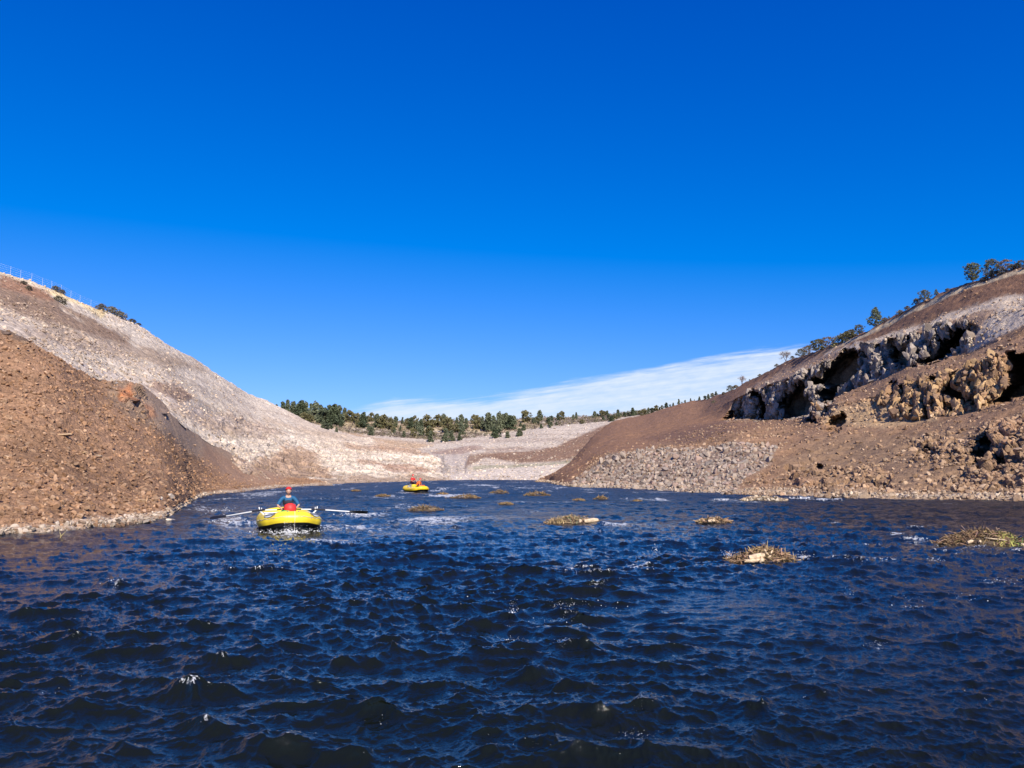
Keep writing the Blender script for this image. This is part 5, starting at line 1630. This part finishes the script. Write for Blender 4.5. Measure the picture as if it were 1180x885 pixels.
def skin_mesh(name, joints, edges, mats, sub=2, extra=None):
    names = list(joints)
    me = bpy.data.meshes.new('tmp')
    me.from_pydata([joints[k][:3] for k in names], [(names.index(a), names.index(b)) for a, b in edges], [])
    o = bpy.data.objects.new('tmp', me); COL.objects.link(o)
    md = o.modifiers.new('s', 'SKIN'); md.use_smooth_shade = True
    for v, k in zip(me.skin_vertices[0].data, names):
        rr = joints[k][3]; v.radius = (rr, rr) if not hasattr(rr, '__len__') else rr
    me.skin_vertices[0].data[0].use_root = True
    ss2 = o.modifiers.new('ss', 'SUBSURF'); ss2.levels = sub; ss2.render_levels = sub
    dg = bpy.context.evaluated_depsgraph_get()
    ev = o.evaluated_get(dg)
    m2 = bpy.data.meshes.new_from_object(ev)
    V = np.empty(len(m2.vertices) * 3, np.float32); m2.vertices.foreach_get('co', V); V = V.reshape(-1, 3)
    quads = [tuple(p.vertices) for p in m2.polygons]
    bpy.data.objects.remove(o)
    Q4 = np.array([q for q in quads if len(q) == 4]); Q3 = np.array([q for q in quads if len(q) == 3])
    blocks = [b for b in (Q4, Q3) if len(b)]
    if extra is not None:
        Ve, Fe = extra
        blocks.append(np.asarray(Fe) + len(V)); V = np.vstack([V, Ve])
    return mesh_data(name, V, blocks, mats, True)


def head_shape(c, yaw=0.0, nod=0.0, s=1.0):
    V, Fc = ICO[3]
    V = V.copy() * np.array([.078, .098, .118])
    x, y, z = V.T
    jaw = sstep(0, -.11, z)
    x = x * (1 - .30 * jaw); y = y * (1 - .12 * jaw) - .012 * jaw
    nose = np.exp(-(x / .016) ** 2 - ((z + .018) / .026) ** 2) * (y < 0)
    brow = np.exp(-((z - .018) / .012) ** 2 - (x / .05) ** 2) * (y < 0)
    sock = np.exp(-((np.abs(x) - .032) / .017) ** 2 - ((z - .0) / .014) ** 2) * (y < 0)
    ear = np.exp(-((y - .005) / .022) ** 2 - ((z + .008) / .032) ** 2)
    y = y - .026 * nose - .006 * brow + .010 * sock
    x = x + np.sign(x) * .014 * ear * (np.abs(x) > .06)
    V = np.stack([x, y, z], 1) * s
    cn_, sn = math.cos(nod), math.sin(nod)
    V = np.stack([V[:, 0], V[:, 1] * cn_ - V[:, 2] * sn, V[:, 1] * sn + V[:, 2] * cn_], 1)
    V = V @ rotz(yaw).T
    return V + np.array(c), Fc


def person(label, root_loc, rz, J, top_mat, vest_mat, trouser_mat, yaw=0.0, nod=0.0, sleeves='upper'):
    """J: joints in metres, figure facing -Y; origin at the seat"""
    root = empty('person', root_loc, rz, label, 'person')
    r_ = {'pelvis': .125, 'waist': .12, 'chest': .145, 'neckb': .062, 'neck': .055, 'headm': .05}
    jt = {}
    for k in ('pelvis', 'waist', 'chest', 'neckb', 'neck', 'headm'): jt[k] = (*J[k], r_[k])
    E = [('pelvis', 'waist'), ('waist', 'chest'), ('chest', 'neckb'), ('neckb', 'neck'), ('neck', 'headm')]
    for s_ in 'LR':
        for k, rd in (('sh', .062), ('el', .042), ('wr', .027), ('palm', .036), ('hip', .088), ('kn', .060), ('an', .042), ('toe', .04)):
            jt[k + s_] = (*J[k + s_], rd)
        E += [('neckb', 'sh' + s_), ('sh' + s_, 'el' + s_), ('el' + s_, 'wr' + s_), ('wr' + s_, 'palm' + s_), ('pelvis', 'hip' + s_), ('hip' + s_, 'kn' + s_), ('kn' + s_, 'an' + s_), ('an' + s_, 'toe' + s_)]
        # fingers curled over the grip, thumb under it
        pa = np.array(J['palm' + s_], float); wr = np.array(J['wr' + s_], float)
        d = pa - wr; d /= np.linalg.norm(d)
        sd_ = np.cross(d, (0, 0, 1.0)); sd_ /= np.linalg.norm(sd_) + 1e-9
        dn = np.cross(sd_, d)
        if dn[2] > 0: dn = -dn
        for f, (off_, L) in enumerate(((-.030, .034), (-.010, .040), (.010, .038), (.030, .030))):
            a0 = pa + sd_ * off_ + d * .03; a1 = a0 + d * L * .8 + dn * .012; a2 = a1 + dn * L * .9 - d * .006
            n0, n1, n2 = f'f{f}a{s_}', f'f{f}b{s_}', f'f{f}c{s_}'
            jt[n0] = (*a0, .010); jt[n1] = (*a1, .009); jt[n2] = (*a2, .008)
            E += [('palm' + s_, n0), (n0, n1), (n1, n2)]
        ins = 1 if s_ == 'L' else -1
        th0 = pa + sd_ * .034 * ins + dn * .012; th1 = th0 + dn * .03 + d * .02 + sd_ * .006 * ins
        jt['t0' + s_] = (*th0, .011); jt['t1' + s_] = (*th1, .009)
        E += [('palm' + s_, 't0' + s_), ('t0' + s_, 't1' + s_)]
    hc = np.array(J['head'])
    link('body', skin_mesh('body', jt, E, M['skin'], 2, head_shape(hc, yaw, nod)), root)
    def sub_(names, grow, edges=None):
        j2 = {k: (*jt[k][:3], jt[k][3] + grow.get(k, grow['*'])) for k in names}
        e2 = [e for e in E if e[0] in j2 and e[1] in j2] + (edges or [])
        return j2, e2
    arms = ['shL', 'elL', 'shR', 'elR'] + (['wrL', 'wrR'] if sleeves == 'full' else [])
    for s_ in 'LR':
        if sleeves != 'full':
            pass
    j2, e2 = sub_(['pelvis', 'waist', 'chest', 'neckb'] + arms, {'*': .018, 'neckb': .02})
    link('shirt', skin_mesh('shirt', j2, e2, top_mat, 2), root)
    j2, e2 = sub_(['pelvis', 'hipL', 'knL', 'anL', 'hipR', 'knR', 'anR'], {'*': .018})
    link('trousers', skin_mesh('trousers', j2, e2, trouser_mat, 2), root)
    ch = np.array(J['chest']); wa = np.array(J['waist']); nb_ = np.array(J['neckb'])
    j3 = {'a': (*(wa * .9 + ch * .1), .175), 'b': (*(ch + (0, -.01, 0)), .205), 'c': (*(ch * .3 + nb_ * .7 + (0, -.01, 0)), .15)}
    vest = link('life_vest', skin_mesh('life_vest', j3, [('a', 'b'), ('b', 'c')], vest_mat, 2), root)
    for s_ in 'LR':
        an, toe = np.array(J['an' + s_]), np.array(J['toe' + s_])
        mb = MB(); mb.tube([an + (0, .03, -.02), an * .6 + toe * .4 + (0, 0, -.01), toe], [.052, .054, .046], 10); mb.build('shoe', M['darkf'], root)
    # helmet: shell with a rim, open at the face
    V, Fc = ICO[3]
    keep = (V[:, 2] > -.10) & ~((V[:, 1] < -.35) & (V[:, 2] < .28))
    kf = keep[Fc].all(1)
    Vh = V * np.array([.106, .128, .128]) + (0, .008, .028)
    cn_, sn = math.cos(nod), math.sin(nod)
    Vh = np.stack([Vh[:, 0], Vh[:, 1] * cn_ - Vh[:, 2] * sn, Vh[:, 1] * sn + Vh[:, 2] * cn_], 1) @ rotz(yaw).T + hc
    link('helmet', mesh_data('helmet', Vh, Fc[kf], M['shell']), root)
    R_ = rotz(yaw)
    def fp(v):
        v = np.array([v[0], v[1] * cn_ - v[2] * sn, v[1] * sn + v[2] * cn_]) @ R_.T
        return v + hc
    for sx in (-1, 1):
        V, Fc = ICO[1]
        link('eye', mesh_data('eye', V * .009 + fp((sx * .030, -.085, .002)), Fc, M['eyes']), root)
    mb = MB(); mb.tube([fp((-.022, -.088, -.062)), fp((0, -.094, -.060)), fp((.022, -.088, -.062))], .005, 5); mb.build('mouth', M['lips'], root)
    mb = MB()
    for sx in (-1, 1): mb.tube([fp((sx * .088, 0, -.01)), fp((sx * .07, -.03, -.09)), fp((0, -.06, -.125))], .006, 4)
    mb.build('chin_strap', M['darkf'], root)
    return root


def local(root, p):
    bpy.context.view_layer.update()
    return root.matrix_world @ Vector(p)


# the rower of the near raft, sitting on the frame seat facing the bow
def rower_pose(hL, hR, lean=.10, hh_=0.0):
    J = {'pelvis': (0, 0, .10), 'waist': (0, -.02, .26), 'chest': (0, -lean * .6, .44), 'neckb': (0, -lean, .575), 'neck': (0, -lean - .015, .66), 'headm': (0, -lean - .03, .73), 'head': (0, -lean - .045, .775 + hh_)}
    for s_, sx, h in (('L', 1, hL), ('R', -1, hR)):
        sh = np.array([sx * .195, -lean + .005, .545]); h = np.array(h)
        d = h - sh; mid = sh + d * .5 + np.array([sx * .13, .05, -.07])
        v = h - mid; v /= np.linalg.norm(v)
        J['sh' + s_] = tuple(sh); J['el' + s_] = tuple(mid); J['wr' + s_] = tuple(h - v * .085); J['palm' + s_] = tuple(h)
        J['hip' + s_] = (sx * .10, -.06, .09); J['kn' + s_] = (sx * .17, -.47, .13); J['an' + s_] = (sx * .15, -.72, -.24); J['toe' + s_] = (sx * .16, -.88, -.28)
    return J
seat1 = local(R1, (0, .30, .48))
rr1 = R1.rotation_euler[2]
def to_local(rootloc, rz, w):
    v = (np.array(w) - np.array(rootloc)) @ rotz(rz)
    return v
oar_g = {s: np.array(local(R1, (s * .24, -.14, .68))) for s in (-1, 1)}
p1 = person('person rowing in red helmet and blue long-sleeved top over a dark vest', seat1, rr1,
            rower_pose(to_local(seat1, rr1, oar_g[1]) + (0, 0, .03), to_local(seat1, rr1, oar_g[-1]) + (0, 0, .03)), M['bluef'], M['darkf'], M['darkf'])


def oar(grip, via, tip, label, droop=0.0):
    grip, via, tip = map(lambda v: np.array(v, float), (grip, via, tip))
    root = empty('oar', via, 0, label, 'oar')
    g, t = grip - via, tip - via
    d = (t - g) / np.linalg.norm(t - g)
    bl = t - d * .62
    mb = MB(); mb.tube([g + d * .16, np.zeros(3) + 0, bl], [.019, .021, .020], 10); mb.build('shaft', M['alu'], root)
    mb = MB(); mb.tube([g - d * .10, g + d * .17], [.021, .021], 10); mb.build('grip', M['black'], root)
    mb = MB(); mb.tube([-d * .16, d * .30], [.030, .030], 10); mb.build('sleeve', M['darkf'], root)
    sd_ = np.cross(d, (0, 0, 1.0)); sd_ /= np.linalg.norm(sd_); up_ = np.cross(sd_, d)
    wdir = sd_ * .80 + up_ * .60; th = np.cross(d, wdir)
    prof = [(-.04, .022, .022), (.06, .045, .02), (.18, .072, .012), (.36, .085, .009), (.54, .085, .008), (.61, .060, .007)]
    Vb, Qb = [], []
    for a, w, h in prof:
        for u, v in ((1, 0), (.7, 1), (-.7, 1), (-1, 0), (-.7, -1), (.7, -1)):
            Vb.append(bl + d * a + wdir * w * u + th * h * v)
    for i in range(len(prof) - 1):
        for j in range(6):
            k = (j + 1) % 6
            Qb.append([i * 6 + j, i * 6 + k, i * 6 + 6 + k, i * 6 + 6 + j])
    Qb.append([0, 5, 4, 3]); Qb.append([0, 3, 2, 1]); e = (len(prof) - 1) * 6
    Qb.append([e, e + 1, e + 2, e + 3]); Qb.append([e, e + 3, e + 4, e + 5])
    link('blade', mesh_data('blade', np.array(Vb), np.array(Qb), M['black'], False), root)
    return root
tipL = at(242, 597, YR + 1.0); tipR = at(424, 590.5, YR + 1.6)
oar(oar_g[-1], local(R1, (-.93, -.14, .66)), tipL, "long pale oar with black blade reaching out to the left of the near raft")
oar(oar_g[1], local(R1, (.93, -.12, .66)), tipR, "long pale oar with black blade reaching out to the right of the near raft")


def dry_bag(name, label, cat, loc, rz, rad, ln, mat, upright=True):
    root = empty(name, loc, rz, label, cat)
    mb = MB()
    if upright: mb.tube([(0, 0, 0), (0, 0, .03), (0, 0, ln * .5), (0, 0, ln * .85), (0, 0, ln)], [rad * .8, rad, rad * 1.05, rad * .9, rad * .35], 18)
    else: mb.tube([(-ln / 2, 0, rad), (-ln / 2 + .04, 0, rad), (0, 0, rad * 1.03), (ln / 2 - .04, 0, rad), (ln / 2, 0, rad)], [rad * .7, rad, rad * 1.04, rad, rad * .6], 18)
    mb.build('bag', mat, root)
    mb = MB()
    if upright: mb.tube([(-rad * .5, 0, ln), (0, 0, ln + .03), (rad * .5, 0, ln)], .02, 8)
    else: mb.tube([(ln / 2, -rad * .6, rad), (ln / 2 + .03, 0, rad), (ln / 2, rad * .6, rad)], .02, 8)
    mb.build('roll_closure', M['darkf'], root)
    return root
dry_bag('dry_bag', 'bright red bag on the bow side of the rower in the near raft', 'bag', local(R1, (.0, -.78, .54)), rr1, .19, .34, M['red'])

# second raft: one sits high on a box at the stern, one crouches forward
rr2 = R2.rotation_euler[2]
sbox = empty('gear_box', local(R2, (-.05, 1.05, .50)), rr2, 'low dark box the helmsman of the distant raft sits on', 'box')
mb = MB(); mb.box((0, 0, .16), (.34, .22, .16), bev=.03); mb.build('box', M['grey'], sbox)
mb = MB(); mb.box((0, 0, .335), (.35, .23, .02), bev=.015); mb.build('lid', M['darkf'], sbox)
seat2 = local(R2, (-.05, 1.0, .90)); 
p2 = person('person in red helmet and red vest sitting upright in the distant raft', seat2, rr2 + .5,
            rower_pose((.22, -.42, .22), (-.22, -.42, .22)), M['red'], M['red'], M['purplef'], yaw=.3)
seat3 = local(R2, (.0, -.25, .50))
p3 = person('person in red helmet and orange top leaning forward in the middle of the distant raft', seat3, rr2 + .9,
            rower_pose((.20, -.50, .12), (-.20, -.50, .12), lean=.32, hh_=-.03), M['orange'], M['orange'], M['darkf'], nod=.3)
dry_bag('dry_bag', 'yellow bag lying beside the leaning person in the distant raft', 'bag', local(R2, (-.45, -.55, .50)), rr2 + .4, .15, .55, M['yellow'], False)
dry_bag('dry_bag', 'orange bag lying at the right end of the distant raft', 'bag', local(R2, (.1, -1.45, .48)), rr2, .13, .6, M['orange'], False)
dry_bag('dry_bag', 'dark brown bag in front of the leaning person in the distant raft', 'bag', local(R2, (.15, -.75, .40)), rr2 + .2, .17, .5, simple('brown_fabric', (0.08, 0.04, 0.03), .8), False)
print('rafts', time.time() - T0)

# ------------------------------------------------------------------ islands of driftwood and grass
M['mud'] = simple('mud', (0.075, 0.052, 0.034), .8, .35, 9, .03)
M['stick'] = simple('dry_sticks', (0.3, 0.2, 0.1), .85, .25, 20, 0, .2, vcol=True)
M['log'] = simple('bleached_log', (0.56, 0.42, 0.27), .85, .4, 14, .02)
M['grass'] = simple('grass_blades', (0.2, 0.25, 0.05), .7, .2, 5, 0, .2, vcol=True)


def island(name, label, cat, x, y, wpx, hpx, seed, nst=220, log=None, grass=None, tone=(0.30, 0.21, 0.13), stones=0, deep=.45, peak=0.0):
    r = np.random.default_rng(seed)
    X, Y = on_water(x, y)
    w = wpx * Y / F / 2; h = hpx * Y / F
    dp = max(w * deep, .35)
    root = empty(name, (X, Y + dp * .6, 0), 0, label, cat)
    # mud base
    n = 40; u, v = np.meshgrid(np.linspace(-1.15, 1.15, n), np.linspace(-1.15, 1.15, n), indexing='ij')
    rr_ = np.sqrt(u ** 2 + v ** 2)
    prof = np.clip(1 - rr_ ** 2, -.4, 1) * (1 + .35 * fbm(u * 3, v * 3, 0 * u + seed, 3, seed)) * np.exp(-((u - peak) / .75) ** 2 * (.9 if peak else .2))
    V = np.stack([u * w, v * dp, prof * h * (.62 if wpx > 42 else .32) - .03], -1).reshape(-1, 3)
    link('mud', mesh_data('mud', V, grid_faces(n, n), M['mud']), root)
    mb = MB()
    for i in range(nst):
        a = r.uniform(0, 6.283); q = math.sqrt(r.random()) * .98
        uu, vv_ = q * math.cos(a), q * math.sin(a)
        hz_ = max(1 - q * q, 0) * math.exp(-((uu - peak) / .75) ** 2 * (.9 if peak else .2))
        L = r.uniform(.12, .5) * min(1, w) * (1.3 if r.random() < .12 else .8)
        d = r.normal(size=3) * np.array([1, .7, .35]); d /= np.linalg.norm(d)
        if r.random() < .08: d = np.array([r.normal() * .35, r.normal() * .2, 1.0]); d /= np.linalg.norm(d); L *= .8
        c = np.array([uu * w * .95, vv_ * dp * .95, hz_ * h * .70 + .01])
        rd = r.uniform(.004, .013) * (1 + Y / 40)
        tn_ = np.array(tone) * r.uniform(.3, 1.35) * (1, r.uniform(.9, 1.1), r.uniform(.8, 1.2))
        bend = r.normal(size=3) * L * .12
        mb.tube([c - d * L / 2, c + bend, c + d * L / 2], [rd, rd * .8, rd * .4], 4, col=np.clip(tn_, .02, .75), cap=False)
    tag(mb.build('sticks', M['stick'], root, colour=True), kind='stuff')
    if log:
        for (lu, lv, L, ang, rad, zz, til) in log:
            mb = MB(); c = np.array([lu * w, lv * dp, zz * h])
            d = np.array([math.cos(ang), math.sin(ang) * .6, til]); d /= np.linalg.norm(d)
            L_ = L * w; rd = rad * h
            ts = np.linspace(-.5, .5, 9)
            pts_ = [c + d * t * L_ + np.array([0, 0, .06 * rd * math.sin(t * 9)]) for t in ts]
            mb.tube(pts_, [rd * (.55 + .45 * math.sin(max(.12, (t + .5)) * 2.6 + .35)) for t in ts], 12)
            mb.build('log', M['log'], root)
    if grass:
        for (gu, gv, gr_, n_, gcol, gh) in grass:
            mb = MB()
            for i in range(n_):
                c = np.array([(gu + r.normal() * gr_) * w, (gv + r.normal() * .5) * dp, 0])
                q = min(1, abs(c[0] / w) ** 2 + abs(c[1] / dp) ** 2)
                c[2] = max(1 - q, 0) * h * .6
                d = np.array([r.normal() * .5, r.normal() * .4, 1.0]); d /= np.linalg.norm(d)
                L = gh * h * r.uniform(.5, 1.2); sdv = np.cross(d, r.normal(size=3)); sdv /= np.linalg.norm(sdv)
                wd_ = .006 * (1 + Y / 25)
                q1 = c + d * L * .6; q2 = c + d * L + np.array([d[0], d[1], -.15]) * L * .35
                Vg = np.array([c - sdv * wd_, c + sdv * wd_, q1 + sdv * wd_ * .8, q1 - sdv * wd_ * .8, q2])
                cl = np.array(gcol) * r.uniform(.6, 1.4)
                mb.add(Vg, [np.array([[0, 1, 2, 3]]), np.array([[3, 2, 4]])], np.clip(cl, .01, .8))
            tag(mb.build('grass', M['grass'], root, smooth=False, colour=True), kind='stuff')
    if stones:
        pos = np.stack([r.uniform(-.95, .95, stones) * w, r.uniform(-.8, .8, stones) * dp, np.zeros(stones)], 1)
        q = (pos[:, 0] / w) ** 2 + (pos[:, 1] / dp) ** 2
        pos[:, 2] = np.clip(1 - q, 0, 1) * h * .5
        sz = r.uniform(.15, .42, stones) * h * .9
        cc2 = np.array([(0.50, 0.40, 0.27), (0.40, 0.30, 0.20), (0.55, 0.46, 0.34)])[r.integers(0, 3, stones)] * r.uniform(.6, 1.2, (stones, 1))
        link('stones', scatter_mesh('stones', pos, sz, SH1, cc2, M['rock'], seed + 3), root)
    return root


YG = (0.36, 0.31, 0.10); GG = (0.09, 0.15, 0.06); DRY = (0.42, 0.30, 0.15)
island('driftwood_mound', 'heap of brown sticks with pale broken logs rising from the rapid right of centre', 'driftwood', 881, 649, 88, 21, 61, 620,
       log=[(-.22, -.75, .42, .15, .17, .36, .18), (-.30, -.85, .5, -.1, .11, .16, .05), (-.12, -.92, .25, 1.3, .10, .2, .2), (.10, -.6, .35, 2.0, .06, .42, .9), (.16, -.6, .3, 1.0, .05, .42, .9)], grass=[(.2, 0, .3, 60, DRY, .5), (-.1, 0, .3, 40, DRY, .35)], tone=(0.32, 0.21, 0.12), peak=.18)
island('driftwood_mound', 'driftwood mound with yellow-green grass at the right edge of the photo', 'driftwood', 1142, 629.5, 112, 21, 62, 700,
       log=[(-.46, -.75, .14, .4, .09, .26, .25), (-.27, -.8, .09, .9, .07, .28, .3), (.75, -.95, .5, .05, .10, .12, .02), (.05, -.8, .4, -.4, .035, .40, -.1)],
       grass=[(.15, -.3, .12, 90, YG, .30), (.42, -.4, .13, 110, (0.38, 0.38, 0.10), .36), (.62, -.4, .12, 100, GG, .30), (-.1, 0, .4, 60, DRY, .3)], tone=(0.26, 0.17, 0.10))
island('driftwood_mound', 'low mid-river mound of sticks with green tufts and a pale split log', 'driftwood', 661, 603, 64, 9, 63, 260,
       log=[(.62, -.8, .50, .12, .30, .35, .10), (.22, -.85, .10, .5, .25, .3, .1)], grass=[(-.1, -.2, .2, 50, (0.20, 0.22, 0.12), .5), (-.6, -.3, .2, 60, DRY, .6)], tone=(0.34, 0.24, 0.14))
island('driftwood_mound', 'small tan mound of drift in open water, left of the heap of sticks', 'driftwood', 824, 602.5, 46, 7, 64, 160,
       log=[(-.2, -.8, .35, .1, .28, .35, .1)], tone=(0.42, 0.28, 0.15), stones=10)
island('cobble_bar', 'low bar of tan cobbles breaking the water before the right bank', 'gravel bar', 882, 577, 56, 7.5, 65, 60, stones=120, tone=(0.36, 0.26, 0.15))
for (x, y, w, h, lab) in [
    (575, 568.5, 30, 4.5, 'tan grassy hump, second from the left in the chain beyond the dark one'),
    (536, 574.5, 46, 6, 'long tan brush hump in front of the distant raft chain'),
    (510, 570, 18, 3, 'tiny brown hump nearest the distant raft'),
    (619, 571.5, 40, 7, 'widest golden brush hump of the far chain'),
    (693, 576, 22, 6, 'rounded golden hump below the riprap heap'),
    (667, 577, 20, 3, 'flat brown hump left of the rounded golden hump'),
    (735, 578, 15, 3, 'tiny golden hump right of the rounded golden hump'),
    (583, 581.5, 22, 3.6, 'small low brush hump in front of the widest golden hump'),
    (490, 589, 54, 8, 'dark drift hump right of the near raft in the white water'),
    (441, 572, 22, 3, 'small brown hump left of the distant raft'),
    (410, 566, 14, 2.4, 'tiny brown hump near the left far shore')]:
    island('brush_hump', lab, 'brush hump', x, y, w * .85, h * .85, int(x), 130, tone=(0.27, 0.18, 0.09) if 'dark' not in lab else (0.22, 0.16, 0.10), grass=[(0, 0, .4, 30, (0.30, 0.20, 0.09), .8)])
# a stick poking out by the left shore
mb = MB(); X, Y = on_water(68, 621)
mb.tube([(0, 0, -.1), (.05, 0, .08), (.16, .02, .20)], [.012, .01, .004], 5, col=(.5, .4, .15)); mb.tube([(.05, 0, .08), (.0, 0, .2)], [.008, .003], 4, col=(.5, .42, .2))
tag(mb.build('twig', M['stick'], None, loc=(X, Y, 0), colour=True), 'forked yellow twig poking out of the water below the left bank', 'twig')

# ------------------------------------------------------------------ spray where the water breaks
m, nt, b = new_mat('spray')
b.inputs['Base Color'].default_value = (.78, .78, .76, 1); b.inputs['Roughness'].default_value = .35
M['spray'] = m
r = np.random.default_rng(123)
pos, sz = [], []
for (x, y, w, h, n_) in [(338, 613, 22, 7, 170), (331, 611, 9, 12, 170), (310, 613, 20, 4, 80), (362, 612, 20, 4, 80), (592, 704, 7, 15, 70), (655, 700, 30, 5, 60), (640, 717, 40, 4, 30), (592, 741, 24, 4, 40), (648, 744, 9, 6, 50), (690, 677, 10, 8, 90),
                         (735, 853, 34, 5, 60), (737, 818, 26, 12, 24), (688, 820, 20, 4, 30), (230, 792, 34, 7, 26), (268, 600, 30, 9, 130), (252, 588, 24, 6, 50), (410, 592, 30, 6, 130), (1012, 745, 22, 3, 50), (1054, 621, 16, 3, 60),
                         (1052, 700, 24, 14, 40), (1150, 671, 30, 4, 50), (1078, 646, 14, 3, 30), (980, 686, 18, 7, 24), (740, 655, 10, 4, 40), (755, 634, 4, 7, 24), (128, 672, 18, 8, 30), (925, 642, 16, 6, 90), (840, 640, 12, 6, 60),
                         (925, 574, 24, 3, 60), (950, 576, 20, 2, 40), (835, 576, 24, 2, 40), (440, 833, 60, 5, 10), (610, 862, 60, 10, 14), (560, 688, 60, 10, 12), (700, 700, 60, 12, 16), (450, 880, 40, 6, 5), (1120, 690, 50, 10, 24), (80, 800, 60, 20, 8), (235, 836, 20, 5, 12), (1130, 800, 60, 20, 10), (940, 800, 60, 12, 10)]:
    X, Y = on_water(x, y + h * .3)
    k = Y / F
    for i in range(n_):
        t = r.random() ** 2
        pos.append((X + r.normal() * w * .38 * k, Y + r.normal() * w * .3 * k, .03 + t * h * k * 1.1 + r.normal() * .004))
        sz.append((.12 + .55 * r.random() ** 2.5) * k * (1.0 if t < .3 else .6) * (.55 + .45 * min(1, Y / 20)))
pos = np.array(pos); sz = np.array(sz)
drop = [(ICO[1][0] * np.array([1.3, 1, .8]), ICO[1][1])]
tag(link('spray', scatter_mesh('spray', pos, sz, drop, np.ones((len(pos), 3)), M['spray'], 5, smooth=True)), kind='stuff')
print('all', time.time() - T0)
